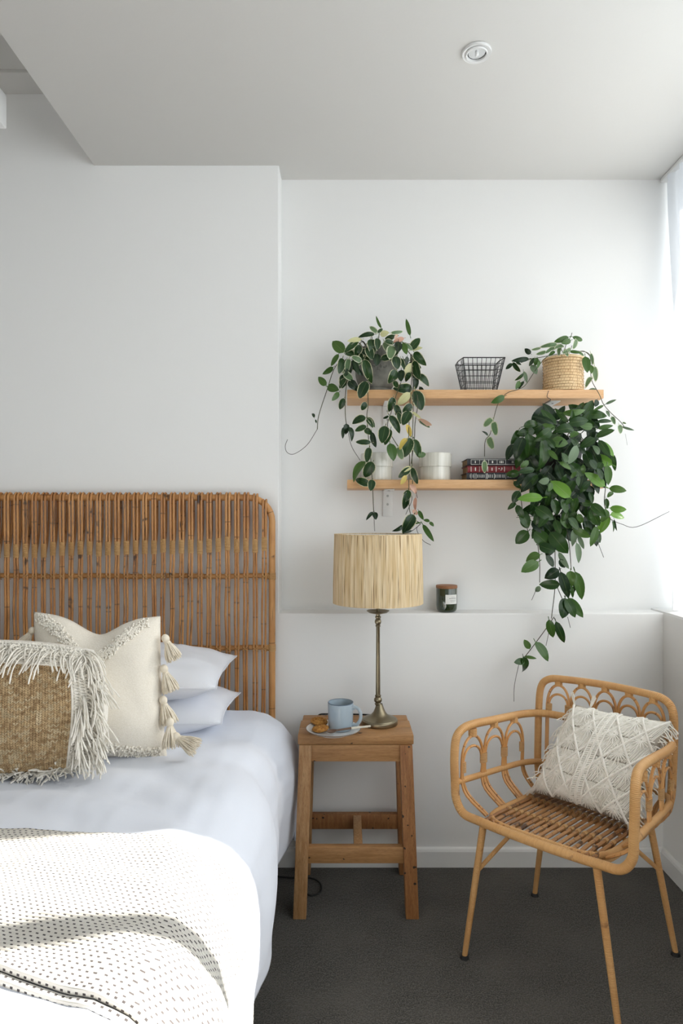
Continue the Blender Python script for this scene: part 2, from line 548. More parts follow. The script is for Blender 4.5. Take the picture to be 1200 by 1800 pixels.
# ------------------------------------------------------------ headboard of looped canes
M['cane'] = cane_mat('honey_rattan_cane', (0.58, 0.285, 0.095), (0.36, 0.14, 0.035), (0.055, 0.02, 0.006), spotamt=0.66)
M['cane_pole'] = cane_mat('honey_rattan_pole', (0.60, 0.31, 0.11), (0.42, 0.18, 0.05), (0.12, 0.05, 0.015), spotamt=0.70, perobj=0.1)
M['cane_bind'] = cane_mat('pale_rattan_binding', (0.66, 0.40, 0.17), (0.50, 0.26, 0.09), (0.20, 0.09, 0.03), wrap=260, wrap_bump=0.8, spotamt=0.8)
HB = 2.335
hx1, hx0, hz = -0.262, -1.86, 1.332
hb = empty('rattan_headboard', ((hx0 + hx1) / 2, HB, 0), 'honey brown rattan headboard of paired canes looped over a rounded frame', 'headboard')
R_ = 0.085
path = [(hx1, HB, 0.0), (hx1, HB, 0.5), (hx1, HB, hz - R_)]
for k in range(1, 8):
    a = k / 8 * PI / 2
    path.append((hx1 - R_ + R_ * math.cos(a), HB, hz - R_ + R_ * math.sin(a)))
path += [(hx1 - R_, HB, hz), (hx0 + R_, HB, hz)]
for k in range(1, 8):
    a = PI / 2 + k / 8 * PI / 2
    path.append((hx0 + R_ + R_ * math.cos(a), HB, hz - R_ + R_ * math.sin(a)))
path += [(hx0, HB, hz - R_), (hx0, HB, 0.5), (hx0, HB, 0.0)]
MB().tube(path, 0.0118, 14).build('frame', M['cane_pole'], hb)
RZ = [1.052, 0.796, 0.44]
for z in RZ:
    MB().tube([(lerp(hx0, hx1, k / 20), HB + .001 * math.sin(k * 2), z + .002 * math.sin(k * 1.7)) for k in range(21)], 0.0092, 10).build('rail', M['cane_pole'], hb)
    for xx, sg in ((hx1, -1), (hx0, 1)):
        MB().tube([(xx + sg * .010, HB, z), (xx + sg * .028, HB, z)], 0.0112, 10).build('joint_binding', M['cane_bind'], hb)
        MB().tube([(xx, HB, z - .012), (xx, HB, z + .012)], 0.0132, 12).build('joint_binding', M['cane_bind'], hb)
rs = random.Random(3)
ns = int((hx1 - hx0 - .05) / .0326)
for i in range(ns):
    x = hx1 - .026 - i * .0326
    # top of the frame at this x
    e = min(x - hx0, hx1 - x)
    zt = hz if e > R_ else hz - R_ + math.sqrt(max(0, R_ ** 2 - (R_ - e) ** 2))
    r = rs.uniform(.0038, .0046)
    zb = lerp(1.168, 1.158, i / ns) + rs.uniform(-.007, .005) - .0007 * i * (i < 30)
    zb = max(zb, 1.142)
    drift = rs.uniform(-.010, .003)
    mid = rs.uniform(-.004, .004)
    st = MB()
    yf = HB - .0092 - .0042
    for sx in (-1, 1):
        o1 = sx * rs.uniform(.0046, .0056)
        top_o = sx * rs.uniform(.0048, .0066)
        wob = [rs.uniform(-.0022, .0022) for _ in range(6)]
        pts = [(x + drift + o1, yf, .05), (x + drift * .8 + o1 + wob[0], yf, .44), (x + drift * .55 + o1 + wob[1], yf, .62), (x + drift * .5 + o1 + mid, yf, .796),
               (x + drift * .3 + o1 + wob[2], yf, .92), (x + drift * .1 + o1 + mid * .4, yf, 1.052), (x + o1 * .95 + wob[3] * .5, yf, 1.11), (x + o1 * .92, yf, zb),
               (x + top_o, yf - .001, zb + .05), (x + top_o, HB - .0165, zt - .015), (x + top_o, HB - .0125, zt + .0085), (x + top_o, HB, zt + .0158),
               (x + top_o - .001, HB + .0125, zt + .0085), (x + top_o - .002, HB + .0165, zt - .015),
               (x + top_o * .8, HB + .010, zb + .06), (x + top_o * .4, yf + .006, zb - .02)]
        st.tube(smooth_path(pts, 3), r, 6)
    so = st.build('cane_pair', M['cane'], hb)
    # wrapped binding under the loop
    b = MB()
    b.tube([(x, yf, zb - .025), (x, yf, zb + .024)], .0102, 10, flat=.55)
    b.build('binding', M['cane_bind'], so)
    for z in RZ[:2]:
        b = MB()
        q = drift * .1 if z > 1 else drift * .5 + mid
        for sg in (-1, 1):
            b.tube([(x + q - .010 * sg, HB - .006, z - .011), (x + q - .006 * sg, yf - .0052, z - .005), (x + q, yf - .0062, z), (x + q + .006 * sg, yf - .0052, z + .005), (x + q + .010 * sg, HB - .006, z + .011)], .0017, 5)
        b.build('lashing', M['cane_bind'], so)

# ------------------------------------------------------------ bed
BZ = 0.585
bx0, bx1 = -1.88, -0.205
by0, by1 = 0.28, 2.31
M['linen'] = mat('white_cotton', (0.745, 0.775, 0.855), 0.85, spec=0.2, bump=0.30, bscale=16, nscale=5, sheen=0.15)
M['mattress'] = mat('mattress_ticking', (0.7, 0.7, 0.7), 0.9)
M['bedwood'] = wood_mat('bed_base_wood', (0.20, 0.10, 0.045), (0.13, 0.06, 0.03), (0.08, 0.04, 0.02), (1, 8, 8))
bed = empty('bed', ((bx0 + bx1) / 2, (by0 + by1) / 2, 0), 'double bed with mattress hidden beneath a white duvet', 'bed')
MB().box(bx0 + .10, bx1 - .09, by0 + .08, by1, .25, BZ - .055, .05, 4).build('mattress', M['mattress'], bed)
MB().box(bx0 + .11, bx1 - .11, by0 + .09, by1 - .01, .13, .25, .006).build('bed_base', M['bedwood'], bed)
for xx in (bx0 + .16, bx1 - .16):
    for yy in (by0 + .16, by1 - .1):
        MB().box(xx - .03, xx + .03, yy - .03, yy + .03, 0, .13, .004).build('leg', M['bedwood'], bed)

def bed_profile(q, y):
    """q: metres across from the bed's right shoulder (0 = on top 0.2 inside, growing outwards) -> (x offset from bx1, z)"""
    pr = [(-.30, BZ), (-.20, BZ), (-.14, BZ - .004), (-.09, BZ - .018), (-.05, BZ - .048), (-.022, BZ - .095), (-.006, BZ - .155), (.0, BZ - .23), (-.004, BZ - .31), (-.010, BZ - .385)]
    acc = 0
    for i in range(1, len(pr)):
        L = math.hypot(pr[i][0] - pr[i - 1][0], pr[i][1] - pr[i - 1][1])
        if q <= acc + L or i == len(pr) - 1:
            t = (q - acc) / L
            return lerp(pr[i - 1][0], pr[i][0], t), lerp(pr[i - 1][1], pr[i][1], t)
        acc += L

def bed_point(s, y, off=0.0, wr=1.0):
    """s: metres measured across the cloth from the bed's middle, outwards to the right"""
    xm = (bx0 + bx1) / 2
    half = bx1 - .30 - xm
    if s <= half:
        x, z, nx, nz = xm + s, BZ, 0, 1
    else:
        a = bed_profile(s - half, y); b_ = bed_profile(s - half + .004, y)
        x, z = bx1 + a[0], a[1]
        dx, dz = b_[0] - a[0], b_[1] - a[1]
        L = math.hypot(dx, dz) or 1
        nx, nz = -dz / L, dx / L
    # loose cloth: bulges out at the head end, long soft folds, crumples
    side = sstep(half - .02, half + .35, s)
    head = sstep(1.75, 2.25, y)
    x += side * head * .024
    v = Vector((x * 1.6, y * 1.6, z * 1.6))
    w = .011 * noise.noise(v * 1.3) + .005 * noise.noise(v * 5.0 + Vector((3, 1, 7))) + .005 * (1 - 2 * abs(noise.noise(v * 2.6 + Vector((9, 4, 2))))) + .0022 * (1 - 2 * abs(noise.noise(Vector((v.x * 9, v.y * 5, v.z * 9)))))
    w += side * (.016 * math.sin(y * 9.0 + 2.5 * noise.noise(v * 1.2)) + .008 * math.sin(y * 21 + 3 * noise.noise(v * 2)))
    crown = .012 * (1 - (s / 1.0) ** 2) if s < 1 else 0
    w = w * wr + off
    return Vector((x + nx * w, y, z + nz * w + crown))

def duvet(s_, t_):
    S = lerp(-1.15, 1.15, s_)
    y = lerp(by1 - .025, by0, t_)
    p = bed_point(abs(S), y)
    if S < 0: p.x = (bx0 + bx1) - p.x
    # head end rolls down behind the pillows
    hd = sstep(by1 - .10, by1 - .025, p.y)
    p.z -= .06 * hd * sstep(-.2, .3, BZ - .2 + .3)
    # soft diagonal creases pulling away from the cushions
    cr = math.exp(-((p.y - 1.62) / .22) ** 2) * sstep(1.1, .2, abs(S))
    p.z += cr * .006 * math.sin((p.x * 1.0 + p.y * 1.7) * 24 + 2 * noise.noise(p * 3))
    return p
mb = MB().grid(duvet, 260, 200)
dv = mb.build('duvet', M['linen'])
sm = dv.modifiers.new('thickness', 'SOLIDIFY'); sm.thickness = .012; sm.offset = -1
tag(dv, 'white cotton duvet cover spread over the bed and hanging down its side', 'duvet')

# stitched throw: rows of short dark running stitches printed in thread
m = bpy.data.materials.new('stitched_throw'); m.use_nodes = True
nt = m.node_tree; b = nt.nodes['Principled BSDF']; b.inputs['Roughness'].default_value = .9; b.inputs['Specular IOR Level'].default_value = .15
tc = N(nt, 'ShaderNodeTexCoord'); sep = N(nt, 'ShaderNodeSeparateXYZ'); nt.links.new(tc.outputs['UV'], sep.inputs[0])
wob = noise_out(nt, tc.outputs['UV'], 4.0, 2)
vv = math_node(nt, 'ADD', math_node(nt, 'MULTIPLY', sep.outputs[1], 60.0), math_node(nt, 'MULTIPLY', wob, .8))
row = math_node(nt, 'FLOOR', vv)
fv = math_node(nt, 'FRACT', vv)
uu = math_node(nt, 'ADD', math_node(nt, 'MULTIPLY', sep.outputs[0], 62.0), math_node(nt, 'MULTIPLY', math_node(nt, 'MODULO', row, 2.0), 0.5))
wn = N(nt, 'ShaderNodeTexWhiteNoise', noise_dimensions='1D'); nt.links.new(row, wn.inputs['W'])
uu = math_node(nt, 'ADD', uu, math_node(nt, 'MULTIPLY', wn.outputs[0], 0.25))
fu = math_node(nt, 'FRACT', uu)
du = math_node(nt, 'ABSOLUTE', math_node(nt, 'SUBTRACT', fu, 0.5))
dvv = math_node(nt, 'ABSOLUTE', math_node(nt, 'SUBTRACT', fv, 0.5))
dash = math_node(nt, 'MULTIPLY', math_node(nt, 'LESS_THAN', du, 0.19), math_node(nt, 'LESS_THAN', dvv, 0.17))
base = mix_col(nt, ramp_out(nt, noise_out(nt, tc.outputs['UV'], 6.0, 4), .3, .7), (0.74, 0.71, 0.655), (0.66, 0.625, 0.565))
nt.links.new(mix_col(nt, dash, base, (0.085, 0.075, 0.075)), b.inputs['Base Color'])
hh = math_node(nt, 'MULTIPLY', math_node(nt, 'MULTIPLY', math_node(nt, 'SUBTRACT', 0.5, math_node(nt, 'MULTIPLY', dvv, -1.0)), 1.0), math_node(nt, 'SUBTRACT', 1.0, dash))
bp = N(nt, 'ShaderNodeBump'); bp.inputs['Strength'].default_value = .7; bp.inputs['Distance'].default_value = .006
nt.links.new(hh, bp.inputs['Height']); nt.links.new(bp.outputs[0], b.inputs['Normal'])
M['throw'] = m
def throw_edge(x): return .845 - .29 * (x + .255)     # the near edge runs slightly askew
def throw_y(x, t, top): return lerp(top, throw_edge(x), t)
th = empty('stitched_throw', ((bx0 + bx1) / 2, 1.1, BZ), 'cream throw blanket with rows of dark running stitches laid across the bed', 'blanket')
def throw_sheet(off, top, name, ext=0.0, thick=.006, s0=-1.05, s1=1.12, hem=.008):
    mb = MB()
    nu, nv = 170, 46
    def fn(s_, t_):
        S = lerp(s0, s1, s_)
        p0 = bed_point(abs(S), 1.1)
        xx = p0.x if S >= 0 else (bx0 + bx1) - p0.x
        y = throw_y(min(xx, -.22), t_, top) + ext * t_
        p = bed_point(abs(S), y, off)
        if S < 0: p.x = (bx0 + bx1) - p.x
        ridge = .006 * noise.noise(Vector((p.x * 7, p.y * 14, 3)))
        p.z += ridge * (1 if p.z > BZ - .03 else 0)
        return p
    mb.grid(fn, nu, nv)
    for f in mb.uv:
        for i, (a, c_) in enumerate(f): f[i] = (a * (s1 - s0) * 1.35, c_ * (top - .85) * 1.65)
    o = mb.build(name, M['throw'], th)
    md = o.modifiers.new('thickness', 'SOLIDIFY'); md.thickness = thick; md.offset = 1
    # the rolled fold along the near edge
    er = MB().tube([Vector(fn(k / 140, 1.0)) + Vector((0, 0, thick * .5)) for k in range(141)], hem, 12)
    for f in er.uv:
        for i, (a, c_) in enumerate(f): f[i] = (a * 1.35, c_ * hem * 2 * PI * 1.65)
    er.build('folded_edge', M['throw'], o)
    return o
throw_sheet(.0195, 1.335, 'top_layer', ext=.012, hem=.0072)
throw_sheet(.008, 1.325, 'folded_under_layer', ext=.000, thick=.008, hem=.0074)
# ------------------------------------------------------------ pillows and cushions
def cushion_fn(c, T, pinch=.10, wr=.004, seed=0, power=.62, extra=None, rnd=0.0):
    """c = corner points (s0t0, s1t0, s0t1, s1t1); returns f(s,t,side) on the front (+1) or back (-1) skin; the front faces n"""
    c = [Vector(p) for p in c]
    n = ((c[1] - c[0]).cross(c[2] - c[0])).normalized()
    ctr = sum(c, Vector()) / 4
    def f(s, t, side=1, lift=0.0):
        u, v = 2 * s - 1, 2 * t - 1
        pu = 1 - pinch * (1 - v * v) * abs(u) ** 3
        pv = 1 - pinch * (1 - u * u) * abs(v) ** 3
        s2, t2 = .5 + .5 * u * pu * math.sqrt(1 - rnd * v * v), .5 + .5 * v * pv * math.sqrt(1 - rnd * u * u)
        p = (c[0] * (1 - s2) * (1 - t2) + c[1] * s2 * (1 - t2) + c[2] * (1 - s2) * t2 + c[3] * s2 * t2)
        h = max(0.0, (1 - abs(u) ** 2.6)) * max(0.0, (1 - abs(v) ** 2.6))
        h = h ** power
        q = p * 9 + Vector((seed * 3.1, seed, side * 5))
        w = wr * (noise.noise(q) + .5 * noise.noise(q * 2.3)) * min(1, h * 4)
        d = T / 2 * h + w + lift
        p = p + n * d * side
        if extra: p = extra(p, s, t, side)
        return p
    f.n = n
    return f
def cushion_mesh(f, nu=44, nv=44):
    mb = MB()
    mb.grid(lambda s, t: f(s, t, 1), nu, nv)
    mb.grid(lambda s, t: f(s, t, -1), nu, nv, flip=True)
    return mb
def weld(o, d=.0004):
    b = bmesh.new(); b.from_mesh(o.data)
    bmesh.ops.remove_doubles(b, verts=b.verts, dist=d)
    b.to_mesh(o.data); b.free()
    return o

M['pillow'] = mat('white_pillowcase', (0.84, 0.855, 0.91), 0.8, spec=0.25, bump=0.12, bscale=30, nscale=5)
def flat_pillow(name, x0, x1, y0, y1, z, T, label, seed, rot=0.0, tilt=0.0):
    cs = [(x0, y0, z), (x1, y0 + rot, z), (x0, y1, z + tilt), (x1, y1 + rot, z + tilt)]
    f = cushion_fn(cs, T, pinch=.05, wr=.010, seed=seed, power=.55)
    root = empty(name, ((x0 + x1) / 2, (y0 + y1) / 2, z - T / 2), label, 'pillow', 'white pillows against the headboard')
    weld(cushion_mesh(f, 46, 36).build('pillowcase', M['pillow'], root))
    # stitched flange seam round the edge
    pts = []
    for k in range(80):
        a = k / 80 * 4
        s, t = [(a % 1, 0), (1, a % 1), (1 - a % 1, 1), (0, 1 - a % 1)][int(a)]
        pts.append(f(s, t, 1))
    MB().tube(pts, .0022, 5, closed=True).build('piping', M['pillow'], root)
    return root
flat_pillow('pillow', -1.0, -.368, 1.925, 2.28, .645, .145, 'lower of the two white pillows nearest the bedside stool', 1, .02)
flat_pillow('pillow', -1.01, -.378, 1.905, 2.27, .758, .150, 'upper of the two white pillows nearest the bedside stool', 2, .01, .02)
flat_pillow('pillow', -1.74, -1.07, 1.93, 2.28, .645, .145, 'lower white pillow on the far half of the bed behind the cushions', 3)
flat_pillow('pillow', -1.73, -1.06, 1.91, 2.27, .758, .150, 'upper white pillow on the far half of the bed behind the cushions', 4, 0, .02)

# --- cream cushion with tassels
M['cream_weave'] = mat('cream_cotton_weave', (0.87, 0.815, 0.725), 0.9, spec=0.15, col2=(0.80, 0.74, 0.64), nscale=240, stretch=(1, 1, 2.2), bump=0.35, bscale=300)
M['cream_tuft'] = mat('cream_cotton_tufting', (0.88, 0.83, 0.745), 0.95, spec=0.1, bump=0.4, bscale=260, nscale=60, col2=(0.81, 0.77, 0.69))
M['cream_yarn'] = mat('cream_tassel_yarn', (0.85, 0.775, 0.655), 0.9, spec=0.15, col2=(0.74, 0.66, 0.53), nscale=60)
tc_c = [P(58, 1340, 1.775), P(294, 1334, 1.775), P(62, 1074, 1.885), P(284, 1082, 1.885)]
def chopped(p, s, t, side):
    # the top edge is pressed down in the middle, leaving two ears
    g = math.exp(-((s - .52) / .20) ** 2)
    p = p.copy()
    p.z -= .052 * g * t ** 4
    p.y -= .012 * (1 - g) * t ** 5
    return p
TF = cushion_fn(tc_c, .165, pinch=.045, wr=.007, seed=11, power=.55, extra=chopped)
tz = empty('tasselled_cushion', (tc_c[0] + tc_c[1]) / 2, 'cream woven cushion with tufted bands and tassels down its sides, behind the jute cushion', 'cushion')
weld(cushion_mesh(TF, 56, 56).build('cover', M['cream_weave'], tz))
def tufted(path, n, w, seed):
    rr = random.Random(seed)
    mb = MB()
    for k in range(n):
        a = rr.random() * (len(path) - 1)
        i = int(a); q = a - i
        s = lerp(path[i][0], path[i + 1][0], q) + rr.uniform(-w, w)
        t = lerp(path[i][1], path[i + 1][1], q) + rr.uniform(-w, w)
        s, t = min(.985, max(.015, s)), min(.985, max(.015, t))
        p = TF(s, t, 1, -.001)
        nrm = (TF(s, t, 1, .01) - p).normalized()
        d = (Vector((rr.uniform(-1, 1), rr.uniform(-1, 1), rr.uniform(-1, 1))) * .5 + nrm).normalized()
        mb.tube([p, p + d * .005, p + d * .008 + Vector((0, 0, -.002))], [.0028, .0030, .0016], 5)
    return mb
for path, sd in (([(.08, .96), (.25, .88), (.42, .74), (.5, .70)], 1), ([(.9, .95), (.76, .84), (.62, .72), (.52, .69)], 2), ([(.52, .10), (.7, .05), (.95, .03)], 3)):
    o = tufted(path, 520 if sd < 3 else 300, .04, sd).build('tufted_band', M['cream_tuft'], tz); o['kind'] = 'stuff'
def tassel(parent, top, d, L, R, mt, seed, strands=46):
    """knot, neck wrap and a flaring skirt of yarns"""
    rr = random.Random(seed)
    d = Vector(d).normalized()
    a = d.orthogonal().normalized(); b_ = d.cross(a)
    body = MB()
    hd = top + d * R * .55
    pr = []
    for k in range(9):
        th = k / 8 * PI
        pr.append((hd - d * math.cos(th) * R * .62, max(.0008, math.sin(th) * R * .55)))
    body.tube([p for p, _ in pr], [r for _, r in pr], 12)
    o = body.build('tassel', mt, parent)
    nk = MB(); nk.tube([top + d * R * 1.05, top + d * R * 1.35], R * .44, 10); nk.build('neck_wrap', mt, o)
    sk = MB()
    for k in range(strands):
        an = rr.uniform(0, 2 * PI); rad = math.sqrt(rr.random())
        e = a * math.cos(an) + b_ * math.sin(an)
        p0 = top + d * R * 1.1 + e * R * .34 * rad
        ln = L * rr.uniform(.88, 1.05)
        p2 = top + d * ln + e * R * 1.25 * rad
        p1 = top + d * (R * 1.3 + (ln - R) * .35) + e * R * .85 * rad
        sk.tube([p0, p1, lerp(p1, p2, .6) + e * R * .04, p2], [.0013, .0015, .0014, .0010], 4)
    s_ = sk.build('skirt', mt, o); s_['kind'] = 'stuff'
    return o
tpos = [((288, 1116), (.50, -.15, -1), 1.845), ((286, 1169), (.38, -.15, -1), 1.825), ((285, 1224), (.33, -.15, -1), 1.80), ((298, 1262), (.12, -.2, -1), 1.755), ((303, 1291), (.95, -.25, -.42), 1.745)]
for i, ((px, py), dd, dist) in enumerate(tpos):
    tassel(tz, P(px, py, dist), dd, .076, .0205, M['cream_yarn'], 20 + i, 150)
for i, ((px, py), dd, dist) in enumerate([((60, 1103), (-.6, -.1, -1), 1.86), ((62, 1155), (-.5, -.1, -1), 1.84), ((60, 1215), (-.5, -.1, -1), 1.82), ((58, 1275), (-.6, -.1, -1), 1.80)]):
    tassel(tz, P(px, py, dist), dd, .074, .0185, M['cream_yarn'], 40 + i, 90)

# --- jute cushion with a knotted, fringed border
M['jute'] = mat('jute_stitch', (0.55, 0.405, 0.235), 0.85, spec=0.2, col2=(0.34, 0.225, 0.12), nscale=90, detail=5, ramp=(.40, .62))
M['jute_pale'] = mat('pale_jute_stitch', (0.62, 0.50, 0.33), 0.85, spec=0.2, col2=(0.44, 0.34, 0.21), nscale=40, detail=5)
M['cord'] = mat('cream_cotton_cord', (0.85, 0.815, 0.75), 0.9, spec=0.15, col2=(0.76, 0.72, 0.64), nscale=90)
M['jute_base'] = mat('jute_backing', (0.16, 0.105, 0.06), 0.95, col2=(0.22, 0.15, 0.085), nscale=80)
jc = [P(-190, 1372, 1.645), P(196, 1370, 1.645), P(-185, 1118, 1.745), P(196, 1124, 1.745)]
JF = cushion_fn(jc, .16, pinch=.03, wr=.006, seed=21, power=.5, rnd=.30)
jz = empty('jute_cushion', (jc[0] + jc[1]) / 2, 'brown jute cushion with a cream knotted border and long fringe, frontmost on the bed', 'cushion')
weld(cushion_mesh(JF, 50, 44).build('cover', M['cord'], jz))
MB().grid(lambda s, t: JF(lerp(.12, .872, s), lerp(.035, .808, t), 1, .0012), 40, 40).build('jute_panel', M['jute_base'], jz)
S0, S1, T0, T1 = .13, .865, .045, .80
rr = random.Random(9)
ncol, nrow = 30, 46
pale_at = {(i, j): rr.random() < (.6 if noise.noise(Vector((i * .9, j * .35, 4))) > .30 else .25) for i in range(ncol) for j in range(nrow)}
for half, mt in ((0, M['jute']), (1, M['jute_pale'])):
    mb = MB()
    for i in range(ncol):
        for j in range(nrow):
            if pale_at[i, j] != bool(half): continue
            for sg in (-1, 1):
                s = lerp(S0, S1, (i + .5) / ncol); t = lerp(T0, T1, (j + .5) / nrow)
                ws, wt = (S1 - S0) / ncol, (T1 - T0) / nrow
                j1 = rr.uniform(-.15, .15)
                mb.tube([JF(s + sg * ws * .52, t + wt * (.85 + j1), 1, .0003), JF(s + sg * ws * .30, t + wt * .25, 1, .0038 + rr.uniform(-.001, .001)), JF(s + sg * ws * .04, t - wt * .60, 1, .0010)],
                        [.0016, .0026, .0016], 5)
    o = mb.build('jute_stitches' if not half else 'pale_stitches', mt, jz); o['kind'] = 'stuff'
# knotted border: slanted cords crossing each other round the panel
kb = MB()
def knot(s, t, ds, dt, r=.0021):
    kb.tube([JF(s - ds, t - dt, 1, .0006), JF(s, t, 1, .0052), JF(s + ds, t + dt, 1, .0006)], [r * .8, r * 1.25, r * .8], 5)
for i in range(84):
    t = lerp(.02, .97, i / 83)
    for q in range(5):
        s = lerp(.872, .985, (q + .5) / 5)
        knot(s + rr.uniform(-.003, .003), t, .012, .010 * (1 if (q + i) % 2 else -1))
for i in range(110):
    s = lerp(.015, .985, i / 109)
    for q in range(7):
        t = lerp(.812, .975, (q + .5) / 7)
        knot(s, t + rr.uniform(-.003, .003), .009 * (1 if (q + i) % 2 else -1), .013)
o = kb.build('knotted_border', M['cord'], jz); o['kind'] = 'stuff'
pts = [JF(S1 + .006, lerp(T0, T1, k / 20), 1, .003) for k in range(21)]
MB().tube(pts, .0034, 6).build('braided_edge', M['cord'], jz)
pts = [JF(lerp(S0, S1, k / 30), T1 + .008, 1, .003) for k in range(31)]
MB().tube(pts, .0034, 6).build('braided_edge', M['cord'], jz)
fg = MB()
def strand(p, d0, L, drop, r=.0018):
    pts = [p]
    v = Vector(d0).normalized()
    bend = rr.uniform(-.14, .14)
    for k in range(8):
        v = (v + Vector((bend + rr.uniform(-.06, .06), rr.uniform(-.05, .05), -drop))).normalized()
        nx = pts[-1] + v * L / 8
        nx.z = max(nx.z, BZ + .016)
        pts.append(nx)
    fg.tube(pts, [r * .8] + [r] * 6 + [r * 1.35, r * .9], 5)
# along the top edge, falling over the front
for k in range(120):
    s = lerp(.03, .985, k / 119) + rr.uniform(-.006, .006)
    if (s < .55 and rr.random() < .8) or rr.random() < .25: continue
    p = JF(s, rr.uniform(.875, .955), 1, .006)
    strand(p, (rr.uniform(-.45, .30), -.9, .25), rr.uniform(.06, .105), .24)
# down the right side
for k in range(120):
    t = lerp(.98, .08, k / 119)
    p = JF(rr.uniform(.93, .985), t, 1, .006)
    strand(p, (.75, -.55, .30), rr.uniform(.05, .09), .22 + .1 * rr.random())
for k in range(46):
    t = rr.uniform(.10, .60)
    p = JF(rr.uniform(.885, .92), t, 1, .006)
    strand(p, (.45, -.7, .1), rr.uniform(.055, .085), .30)
# heaped along the bottom
for k in range(170):
    s = rr.uniform(.01, .995)
    p = JF(s, .012, 1, .004) + Vector((0, -.004, .004 + rr.uniform(0, .010)))
    pts = [p]
    v = Vector((rr.choice((-1, 1)) * rr.uniform(.5, 1), -rr.uniform(.1, .6), rr.uniform(-.1, .4))).normalized()
    for q in range(6):
        v = (v + Vector((rr.uniform(-.5, .5), rr.uniform(-.3, .1), rr.uniform(-.4, .25)))).normalized()
        nx = pts[-1] + v * .0075
        nx.z = max(nx.z, BZ + .015)
        pts.append(nx)
    fg.tube(pts, .0019, 5)
o = fg.build('fringe', M['cord'], jz); o['kind'] = 'stuff'
# ------------------------------------------------------------ reclaimed wood stool
WC = ((0.46, 0.245, 0.098), (0.33, 0.16, 0.057), (0.19, 0.085, 0.03))
M['stool_x'] = wood_mat('reclaimed_wood_long', *WC, (1.2, 14, 14), 9, spots=.745)
M['stool_z'] = wood_mat('reclaimed_wood_upright', (0.48, 0.28, 0.13), *WC[1:], (14, 14, 1.2), 9, spots=.79)
M['stool_red'] = wood_mat('reclaimed_wood_reddish', (0.38, 0.17, 0.058), (0.26, 0.105, 0.034), (0.11, 0.045, 0.015), (14, 14, 1.2), 9, spots=.70)
SZ = .562
sx0, sx1, sy0, sy1 = -.153, .219, 2.10, 2.318
scx, scy = (sx0 + sx1) / 2, (sy0 + sy1) / 2
st = empty('wooden_stool', (scx, scy, 0), 'reclaimed wooden stool used as a bedside table beside the bed', 'stool')
for y0, y1, dz in ((sy0, sy0 + .079, 0), (sy0 + .0805, sy0 + .153, .0006), (sy0 + .1545, sy1, -.0004)):
    MB().box(sx0 + (.004 if y0 > sy0 + .1 else 0), sx1 - (.003 if y0 > sy0 + .1 else 0), y0, y1, SZ - .032, SZ + dz, .0035).build('top_plank', M['stool_x'], st)
fx, fy = .177, .128
hx, hy = .158, .092
lw = .0205
for sxn in (-1, 1):
    for syn in (-1, 1):
        mt = M['stool_red'] if sxn > 0 else M['stool_z']
        MB().bar((scx + sxn * fx, scy - .012 + syn * fy, 0), (scx + sxn * (hx + .003), scy + syn * hy, SZ - .032), lw, lw, .0025).build('leg', mt, st)
def leg_x(z, s): return scx + s * lerp(fx, hx + .003, z / (SZ - .032))
def leg_y(z, s): return lerp(scy - .012 + s * fy, scy + s * hy, z / (SZ - .032))
MB().box(leg_x(.50, -1) + .012, leg_x(.50, 1) - .012, leg_y(.5, -1) - .014, leg_y(.5, -1) + .004, SZ - .086, SZ - .0325, .002).build('apron', M['stool_x'], st)
MB().box(leg_x(.50, -1) + .012, leg_x(.50, 1) - .012, leg_y(.5, 1) - .004, leg_y(.5, 1) + .012, SZ - .086, SZ - .0325, .002).build('apron', M['stool_x'], st)
for s in (-1, 1):
    xx = leg_x(.5, s)
    MB().box(xx - .009, xx + .009, leg_y(.5, -1) + .012, leg_y(.5, 1) - .012, SZ - .086, SZ - .0325, .002).build('side_apron', M['stool_red'], st)
for s in (-1, 1):
    y = leg_y(.19, s)
    MB().box(leg_x(.19, -1) + .012, leg_x(.19, 1) - .012, y - .013, y + .013, .163, .214, .002).build('stretcher', M['stool_x'] if s < 0 else M['stool_red'], st)
MB().box(.027, .055, leg_y(.19, -1) + .013, leg_y(.19, 1) - .013, .170, .2135, .002).build('cross_bar', M['stool_z'], st)

# ------------------------------------------------------------ table lamp
M['brass'] = mat('antique_brass', (0.33, 0.28, 0.19), 0.34, 1.0, col2=(0.22, 0.185, 0.12), nscale=8)
m = bpy.data.materials.new('raffia_fibre'); m.use_nodes = True
nt = m.node_tree; b = nt.nodes['Principled BSDF']; b.inputs['Roughness'].default_value = .8; b.inputs['Specular IOR Level'].default_value = .2
tc = N(nt, 'ShaderNodeTexCoord'); mp = N(nt, 'ShaderNodeMapping'); mp.inputs['Scale'].default_value = (300, 7, 1)
nt.links.new(tc.outputs['UV'], mp.inputs[0])
g = noise_out(nt, mp.outputs[0], 1.0, 2)
mp2 = N(nt, 'ShaderNodeMapping'); mp2.inputs['Scale'].default_value = (90, 5, 1); nt.links.new(tc.outputs['UV'], mp2.inputs[0])
g2 = noise_out(nt, mp2.outputs[0], 1.0, 3)
c_ = mix_col(nt, ramp_out(nt, g2, .35, .65), (0.78, 0.64, 0.43), (0.62, 0.45, 0.245))
c_ = mix_col(nt, ramp_out(nt, g, .56, .70), c_, (0.20, 0.115, 0.045))
nt.links.new(c_, b.inputs['Base Color'])
bp = N(nt, 'ShaderNodeBump'); bp.inputs['Strength'].default_value = .6; bp.inputs['Distance'].default_value = .003
nt.links.new(g, bp.inputs['Height']); nt.links.new(bp.outputs[0], b.inputs['Normal'])
M['raffia'] = m
M['shade_lining'] = mat('shade_lining', (0.80, 0.78, 0.74), 0.8)
LX, LY = .110, 2.215
lamp = empty('table_lamp', (LX, LY, SZ), 'brass table lamp with a straw drum shade on the wooden stool', 'lamp')
